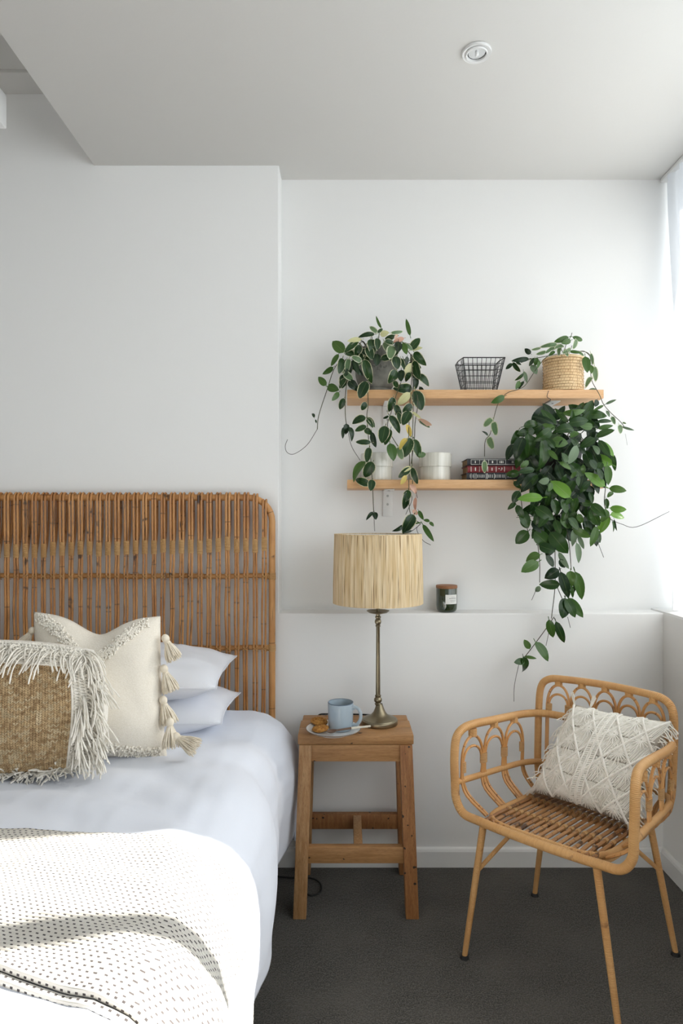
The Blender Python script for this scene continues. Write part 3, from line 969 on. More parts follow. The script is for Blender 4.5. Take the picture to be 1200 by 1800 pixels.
c = (LX + .005, LY, SZ)
MB().lathe([(.057, 0), (.0605, .0008), (.0615, .003), (.0615, .0135), (.0605, .0155), (.0575, .0165), (.0565, .0185), (.050, .0205), (.038, .0245), (.028, .031), (.0205, .041), (.0155, .052), (.0125, .061), (.0105, .066), (.010, .068)], c, 48).build('base', M['brass'], lamp)
c = (LX, LY, SZ)
MB().lathe([(.008, .062), (.0115, .068), (.0085, .0715), (.0125, .076), (.0135, .081), (.0125, .086), (.0085, .0905), (.0105, .094), (.0105, .0965), (.0078, .099), (.0078, .12), (.0066, .25), (.0064, .327), (.0085, .330), (.0085, .333), (.0068, .335), (.0095, .339), (.0115, .345), (.0105, .351), (.0075, .355), (.010, .360), (.010, .363), (.007, .366), (.0075, .372)],
           c, 24, capt=True).build('stem', M['brass'], lamp)
MB().lathe([(.0075, .371), (.015, .3725), (.030, .376), (.0375, .381), (.0385, .3835), (.036, .3835), (.028, .380), (.008, .377)], c, 36).build('drip_saucer', M['brass'], lamp)
MB().lathe([(.006, .376), (.006, .402), (.013, .404), (.013, .45), (.005, .452)], c, 20, capt=True).build('lamp_holder', M['brass'], lamp)
rr = random.Random(5)
NS = 300
ridge = [1 + rr.uniform(-.0065, .0065) for _ in range(NS)]
ridge2 = [rr.uniform(-.003, .003) for _ in range(NS)]
z0, z1 = .410, .642
lean = .004
sh = MB()
sh.lathe([(.1520, z0), (.1515, z0 + .06), (.1505, z0 + .12), (.149, z0 + .18), (.1475, z1)], c, NS, rfun=lambda k, i: ridge[k] + ridge2[(k + i * 3) % NS], capb=False)
so = sh.build('shade', M['raffia'], lamp)
MB().lathe([(.1485, z0 + .001), (.1440, z1 - .001)], c, 64, capb=False).build('lining', M['shade_lining'], so)
MB().lathe([(.1525, z0), (.1475, z0), (.1475, z0 + .003), (.1525, z0 + .003)], c, 64, capb=False).build('hem', M['raffia'], so)
MB().lathe([(.1485, z1 - .002), (.1485, z1 + .001), (.1435, z1 + .001), (.1435, z1 - .002)], c, 64, capb=False).build('hem', M['raffia'], so)
for k in range(3):
    a = k * 2 * PI / 3 + .4
    MB().tube([(LX + .012 * math.cos(a), LY + .012 * math.sin(a), SZ + .44), (LX + .145 * math.cos(a), LY + .145 * math.sin(a), SZ + .60)], .0015, 5).build('spider_arm', M['brass'], so)
# black flex: from the lamp base over the back of the stool, down to the carpet and away behind the bed
cp = [(LX + .002, LY + .060, SZ + .006), (LX - .03, LY + .085, SZ + .005), (-.06, 2.313, SZ + .004), (-.10, 2.326, SZ - .01), (-.126, 2.345, .48), (-.132, 2.346, .30), (-.137, 2.348, .12), (-.165, 2.335, .03), (-.16, 2.27, .006),
      (-.14, 2.20, .006), (-.115, 2.17, .006), (-.085, 2.19, .006), (-.085, 2.24, .006), (-.12, 2.275, .006), (-.20, 2.28, .006), (-.30, 2.30, .006)]
MB().tube(smooth_path(cp, 8), .0028, 7).build('cord', M['rubber'], lamp)

# ------------------------------------------------------------ plate, mug, biscuits, spoon
M['china'] = mat('white_china', (0.76, 0.755, 0.74), 0.22, coat=0.4)
M['rim'] = mat('brown_glaze_rim', (0.16, 0.10, 0.06), 0.4)
M['mugglaze'] = mat('pale_blue_speckled_glaze', (0.34, 0.42, 0.49), 0.22, coat=0.5, col2=(0.44, 0.51, 0.56), nscale=9, detail=6)
M['mugrim'] = mat('dark_blue_glaze', (0.10, 0.14, 0.19), 0.3)
px_, py_ = -.039, 2.118
pl = empty('dessert_plate', (px_, py_, SZ), 'white side plate holding a mug and biscuits on the stool', 'plate')
c = (px_, py_, SZ + .0008)
pr = [(.050, 0), (.053, .0), (.054, .004), (.070, .007), (.086, .0135), (.089, .0155), (.0885, .017), (.086, .0162), (.070, .0095), (.054, .0065), (.03, .006), (.002, .006)]
MB().lathe(pr, c, 56).build('dish', M['china'], pl)
MB().lathe([(.0888, .0152), (.0894, .0163), (.0884, .0173), (.0872, .0167)], c, 56, capb=False).build('glazed_rim', M['rim'], pl)
mx, my = -.016, 2.135
mz = SZ + .0078
mug = empty('mug', (mx, my, mz), 'pale blue glazed mug standing on the white plate', 'mug')
c = (mx, my, mz)
mp_ = [(.030, 0), (.036, .001), (.0395, .006), (.0405, .020), (.0412, .05), (.0418, .0865), (.0410, .0880), (.0392, .0870), (.0385, .05), (.0375, .012), (.030, .007), (.002, .007)]
MB().lathe(mp_, c, 48).build('cup', M['mugglaze'], mug)
MB().lathe([(.0419, .0862), (.0421, .0876), (.0409, .0887), (.0392, .0878)], c, 48, capb=False).build('rim', M['mugrim'], mug)
M['tea'] = mat('dark_coffee', (0.03, 0.02, 0.014), 0.1)
MB().lathe([(.0383, .055), (.001, .055)], c, 32, capb=False).build('coffee', M['tea'], mug)
hd = Vector((.93, -.37, 0))
hp = [(.040, .074), (.050, .0765), (.062, .072), (.0695, .058), (.069, .040), (.060, .024), (.048, .018), (.039, .0185)]
MB().tube(smooth_path([Vector((mx, my, mz)) + hd * a + Vector((0, 0, z)) for a, z in hp], 5), .0058, 10, flat=.62).build('handle', M['mugglaze'], mug)
MB().tube([Vector((mx, my, mz)) + hd * .0405 + Vector((0, 0, .066)), Vector((mx, my, mz)) + hd * .0405 + Vector((0, 0, .082))], .0075, 8, flat=.6).build('handle_lug', M['mugglaze'], mug)
M['biscuit'] = mat('toasted_oat_biscuit', (0.56, 0.28, 0.07), 0.9, spec=.2, col2=(0.30, 0.12, 0.03), nscale=120, bump=.9, bscale=160)
def biscuit(x, y, z, r, tilt, label, seed):
    rr = random.Random(seed)
    mb = MB()
    MT = Matrix.Translation((x, y, z)) @ Matrix.Rotation(tilt, 4, Vector((.3, 1, 0)))
    prof = [(.001, .0), (r * .7, .0), (r * .96, .004), (r, .008), (r * .9, .0125), (r * .6, .016), (r * .25, .0172), (.001, .0175)]
    vs_, fs = [], []
    n = 36
    for i, (a, h) in enumerate(prof):
        for k in range(n):
            an = 2 * PI * k / n
            q = 1 + .10 * noise.noise(Vector((math.cos(an) * 3, math.sin(an) * 3, seed)))
            hh = h + (.0022 * noise.noise(Vector((a * 300 * math.cos(an), a * 300 * math.sin(an), seed * 2 + h * 200))) if i > 1 else 0)
            vs_.append(MT @ Vector((a * q * math.cos(an), a * q * math.sin(an), hh)))
    for i in range(len(prof) - 1):
        for k in range(n):
            fs.append((i * n + k, i * n + (k + 1) % n, (i + 1) * n + (k + 1) % n, (i + 1) * n + k))
    mb.add(vs_, fs)
    root = empty('biscuit', (x, y, z), label, 'biscuit', 'oat biscuits on the plate')
    mb.build('crumb', M['biscuit'], root)
    fl = MB()
    for k in range(90):
        an, q = rr.uniform(0, 2 * PI), math.sqrt(rr.random()) * r * .9
        p = MT @ Vector((q * math.cos(an), q * math.sin(an), .0165 - .010 * (q / r) ** 3))
        d = Vector((rr.uniform(-1, 1), rr.uniform(-1, 1), rr.uniform(0, .6))).normalized() * rr.uniform(.002, .0042)
        fl.tube([p - d, p + Vector((0, 0, .0012)), p + d], [.0008, .0014, .0007], 4)
    o = fl.build('oat_flakes', M['biscuit'], root); o['kind'] = 'stuff'
biscuit(-.088, 2.168, SZ + .0155, .029, .10, 'oat biscuit at the back of the plate, leaning on its rim', 3)
biscuit(-.080, 2.108, SZ + .0105, .0275, -.12, 'oat biscuit at the front of the plate beside the spoon', 8)
M['darkwood'] = mat('dark_horn_spoon', (0.10, 0.055, 0.035), 0.4, col2=(0.16, 0.095, 0.06), nscale=40)
M['bone'] = mat('cream_spoon_handle', (0.72, 0.67, 0.56), 0.4)
sp = empty('spoon', (-.05, 2.07, SZ + .018), 'small spoon with dark bowl and cream handle end resting across the plate', 'spoon')
def P2(px, py, z): 
    k = (py - CY) / (CAMH - z); return Vector(((px - CX) / k, F / k, z))
b0, b1, b2 = P2(583, 1285, SZ + .021), P2(617, 1280, SZ + .023), P2(651, 1276.5, SZ + .0225)
bw = MB()
dv_ = (b1 - b0).normalized(); sd_ = dv_.cross(Vector((0, 0, 1))).normalized()
vs_, fs = [], []
for i in range(9):
    for k in range(20):
        a = 2 * PI * k / 20; q = i / 8
        vs_.append(b0 + (dv_ * math.cos(a) * .0175 + sd_ * math.sin(a) * .0125) * q + Vector((0, 0, -.007 * (1 - q * q) + .002)))
for i in range(8):
    for k in range(20):
        fs.append((i * 20 + k, i * 20 + (k + 1) % 20, (i + 1) * 20 + (k + 1) % 20, (i + 1) * 20 + k))
bw.add(vs_, fs)
o = bw.build('bowl', M['darkwood'], sp)
md = o.modifiers.new('thickness', 'SOLIDIFY'); md.thickness = .0015
MB().tube([b0 + dv_ * .015, lerp(b0, b1, .6), b1], [.003, .0033, .0038], 8, flat=.6).build('neck', M['darkwood'], sp)
MB().tube([b1, lerp(b1, b2, .5), b2], [.0039, .0036, .0034], 8, flat=.7).build('handle', M['bone'], sp)
# ------------------------------------------------------------ shelves
M['beech'] = wood_mat('oiled_beech', (0.70, 0.43, 0.22), (0.63, 0.36, 0.165), (0.50, 0.26, 0.11), (1.0, 16, 16), 8, rough=.5, bump=.1)
SF, SB_ = 2.318, DN - .001
SHX0, SHX1 = .006, .915
UT, LT = 1.714, 1.395          # shelf tops
def shelf(top, label):
    r = empty('wall_shelf', ((SHX0 + SHX1) / 2, SB_, top), label, 'shelf', 'wooden shelves in the niche')
    MB().box(SHX0, SHX1, SF, SB_, top - .031, top, .0018).build('board', M['beech'], r)
    for x in (.159, .757):
        b = MB()
        w_ = .018
        b.box(x - w_, x + w_, SB_ - .004, SB_, top - .031 - .098, top - .0312, .0012)
        b.box(x - w_, x + w_, SF + .040, SB_, top - .0352, top - .0312, .0012)
        bo = b.build('bracket', M['bracket'], r)
        for dz in (.052, .084):
            MB().tube([(x, SB_ - .0035, top - dz - .0), (x, SB_ - .0058, top - dz)], [.0048, .0036], 12).build('screw', M['steel'], bo)
        MB().tube([(x, SF + .075, top - .035), (x, SF + .075, top - .0372)], [.0048, .0036], 12).build('screw', M['steel'], bo)
    return r
shelf(UT, 'upper wooden shelf holding the wire basket and two potted hoyas')
shelf(LT, 'lower wooden shelf holding the canisters and stacked books')

# ------------------------------------------------------------ canisters
m = mat('ivory_glaze_streaks_highlights', (0.76, 0.74, 0.67), 0.16, coat=.6, col2=(0.58, 0.565, 0.49), nscale=95, stretch=(1, 1, .03))  # glaze streaks, with streaky vertical highlights put into the colour as well
M['ivory'] = m
def canister(x, y, label, s=1.0):
    r = empty('canister', (x, y, LT), label, 'canister', 'ivory canisters on the lower shelf')
    c = (x, y, LT)
    MB().lathe([(.051, 0), (.0545, .001), (.0555, .004), (.0555, .050), (.0545, .053)], c, 56, capt=True).build('body', M['ivory'], r)
    MB().lathe([(.0560, .0495), (.0588, .0500), (.0592, .0525), (.0592, .0945), (.0575, .0985), (.0540, .0995), (.001, .0995)], c, 56, capb=False).build('lid', M['ivory'], r)
canister(.115, 2.392, 'ivory glazed canister partly behind the trailing variegated vines')
canister(.328, 2.392, 'ivory glazed canister standing beside the stacked books')

# ------------------------------------------------------------ books
M['bk_black'] = mat('black_book_cloth', (0.014, 0.015, 0.019), 0.5)
M['bk_red'] = mat('dark_red_book_cloth', (0.17, 0.012, 0.016), 0.5)
M['pages'] = mat('brown_aged_pages', (0.30, 0.20, 0.10), 0.85, col2=(0.20, 0.125, 0.06), nscale=12, stretch=(1, 1, 60))
M['foil'] = mat('silver_foil', (0.62, 0.60, 0.55), 0.35, 0.6)
def book(z, x0, x1, y0, mt, label, style, pc, h=.0248):
    y1 = y0 + .122
    r = empty('book', ((x0 + x1) / 2, (y0 + y1) / 2, z), label, 'book', 'old books stacked on the lower shelf')
    cv = MB()
    cv.box(x0 - .002, x1, y0 + .003, y1, z, z + .0022, .0006)
    cv.box(x0 - .002, x1, y0 + .003, y1, z + h - .0024, z + h - .0002, .0006)
    # rounded spine
    pts = []
    n = 10
    vs_, fs = [], []
    for i in range(n + 1):
        a = PI * i / n
        for xx in (x0 - .002, x1):
            vs_.append((xx, y0 + .0055 - .0055 * math.sin(a), z + h / 2 - .0001 - (h / 2 - .0001) * math.cos(a)))
            vs_.append((xx, y0 + .0075 - .0055 * math.sin(a) * .6, z + h / 2 - .0001 - (h / 2 - .0025) * math.cos(a)))
    for i in range(n):
        o_ = i * 4
        fs += [(o_, o_ + 4, o_ + 6, o_ + 2), (o_ + 1, o_ + 3, o_ + 7, o_ + 5), (o_, o_ + 1, o_ + 5, o_ + 4), (o_ + 2, o_ + 6, o_ + 7, o_ + 3)]
    cv.add(vs_, fs)
    cv.build('cover', mt, r)
    MB().box(x0 + .002, x1 - .002, y0 + .006, y1 - .003, z + .0022, z + h - .0024).build('pages', pc, r)
    # foil bands and lettering marks stamped on the spine
    def foil(a, c_, z0, z1):
        mid = (z0 + z1) / 2
        q = (mid - z - h / 2) / (h / 2)
        yy = y0 + .0055 - .0055 * math.sqrt(max(0, 1 - q * q))
        MB().box(a, c_, yy - .0006, yy + .004, z0, z1).build('foil_mark', M['foil'], r, False)
    W = x1 - x0
    if style == 0:
        for q in (.06, .22, .39, .55, .71, .94): foil(x0 + q * W, x0 + q * W + .0009, z + .0045, z + h - .0045)
        foil(x0 + .06 * W, x0 + .94 * W, z + .0035, z + .0046); foil(x0 + .06 * W, x0 + .94 * W, z + h - .0046, z + h - .0035)
        for q, w_ in ((.135, .0025), (.455, .003), (.47, .0012), (.60, .002), (.625, .004), (.66, .002), (.83, .0025), (.855, .0018)): foil(x0 + q * W, x0 + q * W + w_, z + .0085, z + .0165)
    elif style == 1:
        for q in (.05, .21, .37, .53, .69, .85): foil(x0 + q * W, x0 + q * W + .0016, z + .0035, z + h - .0035)
        for q, w_, a_, b_ in ((.13, .003, .006, .018), (.28, .002, .008, .015), (.45, .0022, .007, .017), (.58, .004, .013, .0155), (.62, .003, .008, .010), (.64, .002, .011, .018)): foil(x0 + q * W, x0 + q * W + w_, z + a_, z + b_)
    else:
        q = .05
        rr = random.Random(2)
        while q < .9:
            tall = rr.random() < .5
            foil(x0 + q * W, x0 + q * W + rr.choice((.0009, .0012, .0018)), z + (.003 if tall else .007), z + h - (.003 if tall else .007))
            q += rr.uniform(.018, .042)
book(LT + .0003, .432, .619, 2.322, M['bk_black'], 'lowest black book of the stack, lying on the shelf', 2, M['pages'])
book(LT + .0253, .436, .621, 2.324, M['bk_red'], 'dark red book in the middle of the stack', 1, M['pages'])
book(LT + .0503, .434, .622, 2.322, M['bk_black'], 'topmost black book of the stack with silver framed spine', 0, M['pages'])

# ------------------------------------------------------------ black wire basket
wb = empty('wire_basket', (.485, 2.387, UT), 'empty black wire basket on the upper shelf', 'basket')
tx, ty, tz0 = (.4135, .562), (2.33, 2.444), UT + .1165
bxn, byn = (.433, .543), (2.346, 2.43)
def wbp(s, t, h):     # s,t in 0..1, h 0 bottom..1 top
    return Vector((lerp(lerp(bxn[0], bxn[1], s), lerp(tx[0], tx[1], s) + (.006 if t < .5 else -.003), h), lerp(lerp(byn[0], byn[1], t), lerp(ty[0], ty[1], t), h), lerp(UT + .0035, tz0, h)))
def ring(h, r, name):
    MB().tube([wbp(0, 0, h), wbp(.5, 0, h), wbp(1, 0, h), wbp(1, .5, h), wbp(1, 1, h), wbp(.5, 1, h), wbp(0, 1, h), wbp(0, .5, h)], r, 6, closed=True).build(name, M['black'], wb)
ring(1.0, .0021, 'rim')
ring(0.0, .0016, 'base_ring')
for h in (.22, .44, .63, .82): ring(h, .0011, 'wire')
for k in range(1, 9):
    s = k / 9
    MB().tube([wbp(s, 0, 1), wbp(s, 0, 0), wbp(s, 1, 0), wbp(s, 1, 1)], .0011, 5).build('wire', M['black'], wb)
for k in range(1, 7):
    t = k / 7
    MB().tube([wbp(0, t, 1), wbp(0, t, 0), wbp(1, t, 0), wbp(1, t, 1)], .0011, 5).build('wire', M['black'], wb)
for s in (0, 1):
    for t in (0, 1):
        MB().tube([wbp(s, t, 1), wbp(s, t, 0)], .0016, 6).build('corner_wire', M['black'], wb)

# ------------------------------------------------------------ candle
m = mat('dark_green_glass', (0.018, 0.032, 0.010), 0.06, coat=.6, spec=.7)
M['greenglass'] = m
M['lidwood'] = wood_mat('candle_lid_wood', (0.34, 0.15, 0.06), (0.24, 0.10, 0.04), (0.15, 0.06, 0.02), (2, 14, 14))
M['paper'] = mat('white_label_paper', (0.78, 0.78, 0.75), 0.7)
M['ink'] = mat('label_ink', (0.08, 0.08, 0.08), 0.8)
cx_, cy_ = .373, 2.4135
cd = empty('candle_jar', (cx_, cy_, LEDGE), 'dark green glass candle with wooden lid and white label on the ledge', 'candle')
c = (cx_, cy_, LEDGE)
MB().lathe([(.020, 0), (.029, .001), (.0345, .005), (.0375, .013), (.0385, .025), (.0385, .084), (.0378, .087), (.036, .087)], c, 48, capt=True).build('jar', M['greenglass'], cd)
MB().lathe([(.0355, .0865), (.0385, .0872), (.0392, .089), (.0392, .0965), (.0380, .098), (.001, .098)], c, 48).build('lid', M['lidwood'], cd)
def on_jar(a, z, r=.0389): return (cx_ + r * math.sin(a), cy_ - r * math.cos(a), LEDGE + z)
lb = MB().grid(lambda s, t: on_jar(lerp(-.26, 1.0, s), lerp(.032, .066, t)), 16, 2)
lo = lb.build('label', M['paper'], cd)
for z, a0, a1, hh in ((.0575, .32, .66, .0009), (.0515, .10, .86, .0022), (.0455, .18, .80, .0008), (.0425, .20, .76, .0008), (.0395, .26, .62, .0007)):
    a = a0
    rr = random.Random(int(z * 1e5))
    mb = MB()
    while a < a1:
        w_ = rr.uniform(.03, .08)
        mb.grid(lambda s, t: on_jar(lerp(a, a + w_, s), lerp(z, z + hh, t), .03905), 2, 1)
        a += w_ + .025
    mb.build('print_line', M['ink'], lo)
# ------------------------------------------------------------ rattan armchair
M['wrap'] = cane_mat('wrapped_rattan_strip', (0.68, 0.39, 0.155), (0.55, 0.27, 0.085), (0.22, 0.095, 0.03), wrap=250, wrap_bump=.55, spotamt=.70, perobj=.15)
M['thin'] = cane_mat('thin_rattan_cane', (0.64, 0.34, 0.125), (0.50, 0.23, 0.07), (0.16, 0.06, 0.02), spotamt=.72, perobj=.3)
M['slat'] = cane_mat('seat_rattan_cane', (0.46, 0.235, 0.09), (0.27, 0.115, 0.038), (0.07, 0.028, 0.01), spotamt=.60, perobj=.5)
CU, CV = Vector((.731, -.682, 0)).normalized(), Vector((.682, .731, 0)).normalized()
CC = Vector((.641, 1.879, 0))
def L(u, v, z):
    """chair space: u to the sitter's left-right, v front to back, z up; the frame leans back a little above the seat"""
    zz = z - (.036 * (v + .2) / .42 if z > .3 else 0)
    return CC + CU * u + CV * v + Vector((0, 0, zz))
ch = empty('rattan_armchair', CC, 'honey coloured rattan armchair with looped arches and slim splayed legs', 'armchair')
# continuous hoop: front rail, up both posts, along the arms and round behind the back
zs, za = .402, .645
hoop = [(-.17, -.205, zs), (-.06, -.21, zs - .002), (.06, -.21, zs - .002), (.17, -.205, zs),
        (.222, -.205, zs + .006), (.248, -.203, zs + .040), (.252, -.203, zs + .09), (.254, -.203, za - .085), (.253, -.195, za - .030), (.248, -.165, za - .004), (.243, -.11, za + .003),
        (.238, -.02, za + .002), (.235, .09, za), (.225, .17, za), (.19, .232, za), (.10, .252, za), (0, .258, za),
        (-.10, .252, za), (-.19, .232, za), (-.225, .17, za), (-.235, .09, za), (-.238, -.02, za + .002), (-.243, -.11, za + .003), (-.248, -.165, za - .004), (-.253, -.195, za - .030), (-.254, -.203, za - .085),
        (-.252, -.203, zs + .09), (-.248, -.203, zs + .040), (-.222, -.205, zs + .006)]
MB().tube(smooth_path([L(*p) for p in hoop], 5, True), .0122, 12, closed=True).build('arm_hoop', M['wrap'], ch)
# back frame: rounded arch
ztop = .765
bk = [(-.165, .175, .402), (-.192, .205, .43), (-.207, .222, .48), (-.210, .230, .56), (-.211, .238, .66), (-.206, .244, ztop - .035), (-.180, .249, ztop - .006), (-.13, .256, ztop + .001), (0, .268, ztop + .004),
      (.13, .256, ztop + .001), (.180, .249, ztop - .006), (.206, .244, ztop - .035), (.211, .238, .66), (.210, .230, .56), (.207, .222, .48), (.192, .205, .43), (.165, .175, .402)]
MB().tube(smooth_path([L(*p) for p in bk], 6), .0118, 12).build('back_frame', M['wrap'], ch)
# seat ring and the mid ring that braces arms and back
def seat_pt(a):
    # rounded rectangle
    n_ = 5.0
    cu, cv = math.cos(a), math.sin(a)
    k = (abs(cu) ** n_ + abs(cv) ** n_) ** (-1 / n_)
    return (cu * k * .172, cv * k * .196)
MB().tube([L(*seat_pt(k / 48 * 2 * PI), zs + .004) for k in range(48)], .0090, 10, closed=True).build('seat_ring', M['wrap'], ch)
MB().tube([L(*(x * .97 for x in seat_pt(k / 48 * 2 * PI)), zs - .014) for k in range(48)], .0080, 8, closed=True).build('under_ring', M['wrap'], ch)
zm = .487
mid = [(-.254, -.203, zm), (-.246, -.10, zm), (-.238, .03, zm), (-.225, .15, zm), (-.19, .215, zm), (-.10, .238, zm), (0, .243, zm), (.10, .238, zm), (.19, .215, zm), (.225, .15, zm), (.238, .03, zm), (.246, -.10, zm), (.254, -.203, zm)]
MB().tube(smooth_path([L(*p) for p in mid], 5), .0092, 10).build('mid_ring', M['wrap'], ch)
# legs
LT_, LF_ = .385, (.218, .213)
lg = {}
for su in (-1, 1):
    for sv in (-1, 1):
        top = L(su * .160, sv * .192 - (.006 if sv < 0 else .0), LT_ + .012)
        ft = CC + CU * (su * LF_[0] + .005) + CV * (sv * LF_[1]) + Vector((0, 0, .006))
        lo_ = MB().tube([top, lerp(top, ft, .5), ft], [.0100, .0094, .0078], 10).build('leg', M['wrap'], ch)
        MB().tube([ft + Vector((0, 0, .004)), ft + Vector((0, 0, -.0055))], [.0115, .0135], 12).build('foot_cap', M['rubber'], lo_)
        mid_ = lerp(top, ft, .36)
        MB().tube([lerp(top, ft, .42), mid_, L(su * .105, sv * .075, LT_ + .004)], [.006, .0062, .0062], 8).build('brace', M['wrap'], ch)
# seat canes, front to back, over two cross canes
MB().tube([L(-.165, -.07, zs - .004), L(.165, -.07, zs - .004)], .0062, 8).build('cross_cane', M['slat'], ch)
MB().tube([L(-.165, .07, zs - .004), L(.165, .07, zs - .004)], .0062, 8).build('cross_cane', M['slat'], ch)
rr = random.Random(12)
nsl = 17
for k in range(nsl):
    u = lerp(-.152, .152, k / (nsl - 1))
    so = MB().tube([L(u + rr.uniform(-.001, .001), lerp(-.200, .190, q / 6), zs + .0065 + (.002 if q not in (0, 6) else 0)) for q in range(7)], rr.uniform(.0050, .0058), 7).build('seat_cane', M['slat'], ch)
    for v in (-.07, .07):
        MB().tube([L(u, v - .007, zs + .0085), L(u, v + .007, zs + .0085)], .0074, 7).build('binding', M['cane_bind'], so)
# arches: wall(s, z) gives a point on the arm or back surface
def arm_wall(side):
    def w(s, z):
        v = lerp(-.178, .165, s)
        low = sstep(zm - .02, zs + .004, z)
        u = lerp(.243 - .018 * s, .168, low)
        return L(side * (u + .004), v * (1 - .06 * low), z)
    return w
def back_wall(s, z):
    u = lerp(-.186, .186, s)
    low = sstep(zm, zs + .004, z)
    hi = sstep(zm, ztop, z)
    v = lerp(.232 + .020 * (1 - (2 * s - 1) ** 2) + .016 * hi, .180, low)
    return L(u * (1 - .1 * low), v, z)
def arches(wall, n, ztop_fn, drop, width):
    """n arches side by side: outer and inner loop each; canes gather, get bound and fan out to the seat"""
    for i in range(n):
        s0, s1 = (i + .012) / n, (i + .988) / n
        sc, hw = (s0 + s1) / 2, (s1 - s0) / 2
        zt = ztop_fn(sc)
        for j, (f, dz) in enumerate(((1.0, 0.0), (.74, .030))):
            r = .0044 if j == 0 else .0040
            pts = []
            zl = zt - dz
            yk = zt - drop             # height of the binding
            H = zl - yk
            sp = .16 * hw / 1
            # left foot (fans outwards at the bottom), up, round, down
            def leg_pts(sg):
                fan = (.30 if j == 0 else .78)
                return [wall(sc + sg * hw * (1.0 - fan * .0 - (.24 if j == 1 else .04)), zs + .004),
                        wall(sc + sg * hw * (.98 - (.22 if j == 1 else .0)), lerp(zs, zm, .55)),
                        wall(sc + sg * hw * (.97 - (.14 if j == 1 else .0)), zm),
                        wall(sc + sg * hw * (.985 - (.10 if j == 1 else .0)), yk - .012),
                        wall(sc + sg * hw * (.985 - (.10 if j == 1 else .0)), yk + .006)]
            left = leg_pts(-1)
            arc = []
            for k in range(1, 12):
                a = PI - PI * k / 12
                ew = hw * (.97 - (.13 if j == 1 else 0))
                arc.append(wall(sc + math.cos(a) * ew, yk + .006 + (zl - yk - .006) * math.sin(a) ** .85))
            pts = left + arc + leg_pts(1)[::-1]
            MB().tube(smooth_path(pts, 3), r, 6).build('arch_cane', M['thin'], ch)
        # strip tying the crown to the rail
        p = wall(sc, zt + .004); q = wall(sc, zt + .022)
        MB().tube([p - Vector((0, 0, .004)), q], .0128, 8, flat=.9).build('crown_binding', M['wrap'], ch)
    for i in range(n + 1):
        s = i / n
        e = .035 / n * n * 0 + (.06 / n if i == 0 else -.06 / n if i == n else 0)
        z = (ztop_fn(min(max(s, .1), .9))) - drop
        wd = .0105 if i in (0, n) else .0165
        a, b_ = wall(s + e * 1.6, z - .016), wall(s + e * 1.6, z + .014)
        # flat wrap: sweep an ellipse whose long axis lies in the wall
        t_ = (wall(min(1, s + .02), z) - wall(max(0, s - .02), z)).normalized()
        nrm = t_.cross(Vector((0, 0, 1))).normalized()
        vs_, fs, uv = [], [], []
        for q, pt in enumerate((a, lerp(a, b_, .5), b_)):
            for k in range(12):
                an = 2 * PI * k / 12
                vs_.append(pt + t_ * math.cos(an) * wd + nrm * math.sin(an) * .0072); uv.append((q * .015, k / 12))
        for q in range(2):
            for k in range(12):
                fs.append((q * 12 + k, q * 12 + (k + 1) % 12, (q + 1) * 12 + (k + 1) % 12, (q + 1) * 12 + k))
        fs += [tuple(range(11, -1, -1)), tuple(range(24, 36))]
        MB().add(vs_, fs, uv).build('cane_binding', M['cane_bind'], ch)
for side in (-1, 1):
    arches(arm_wall(side), 3, lambda s: za - .020 - .012 * (s < .2), .085, .1)
arches(back_wall, 5, lambda s: ztop - .017 - .010 * abs(2 * s - 1) ** 3, .078, .08)

# ------------------------------------------------------------ macrame cushion
M['macrame'] = mat('cream_macrame_cord', (0.88, 0.85, 0.785), 0.9, spec=.15, col2=(0.80, 0.765, 0.69), nscale=80)
M['macrame_base'] = mat('gap_shade_lining', (0.46, 0.42, 0.355), 0.95)  # darkened lining: shade of the gaps between cords put into its colour
mc = [L(-.150, .075, .428), L(.150, .048, .428), L(-.072, .205, .700), L(.216, .205, .705)]
MF = cushion_fn(mc, .125, pinch=.045, wr=.004, seed=31, power=.5)
mz_ = empty('macrame_cushion', (mc[0] + mc[1]) / 2, 'cream macrame cushion with knotted diamond pattern leaning in the armchair', 'cushion')
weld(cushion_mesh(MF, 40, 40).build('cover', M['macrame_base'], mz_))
def on(s, t, lift=.002): return MF(min(.995, max(.005, s)), min(.995, max(.005, t)), 1, lift)
def rope(mb, a, b_, r, lift=.002, n=8, side=6, bumps=0.0):
    pts, rs_ = [], []
    ln = n
    for k in range(ln + 1):
        q = k / ln
        pts.append(on(lerp(a[0], b_[0], q), lerp(a[1], b_[1], q), lift + .001 * math.sin(q * PI)))
        rs_.append(r * (1 + bumps * (k % 2)))
    mb.tube(pts, rs_, side)
NC, NR = 4, 3            # diamonds across and up
dw, dh = 1 / NC, 1 / NR
# fine parallel strands filling the ground between
fs_ = MB()
rr = random.Random(44)
for k in range(92):
    s = lerp(.015, .985, k / 91)
    for t0 in (.02, .26, .5, .74):
        rope(fs_, (s - .035, t0 + rr.uniform(0, .02)), (s + .045, t0 + .235), .0013, .0016, 6, 5)
o = fs_.build('ground_strands', M['macrame'], mz_); o['kind'] = 'stuff'
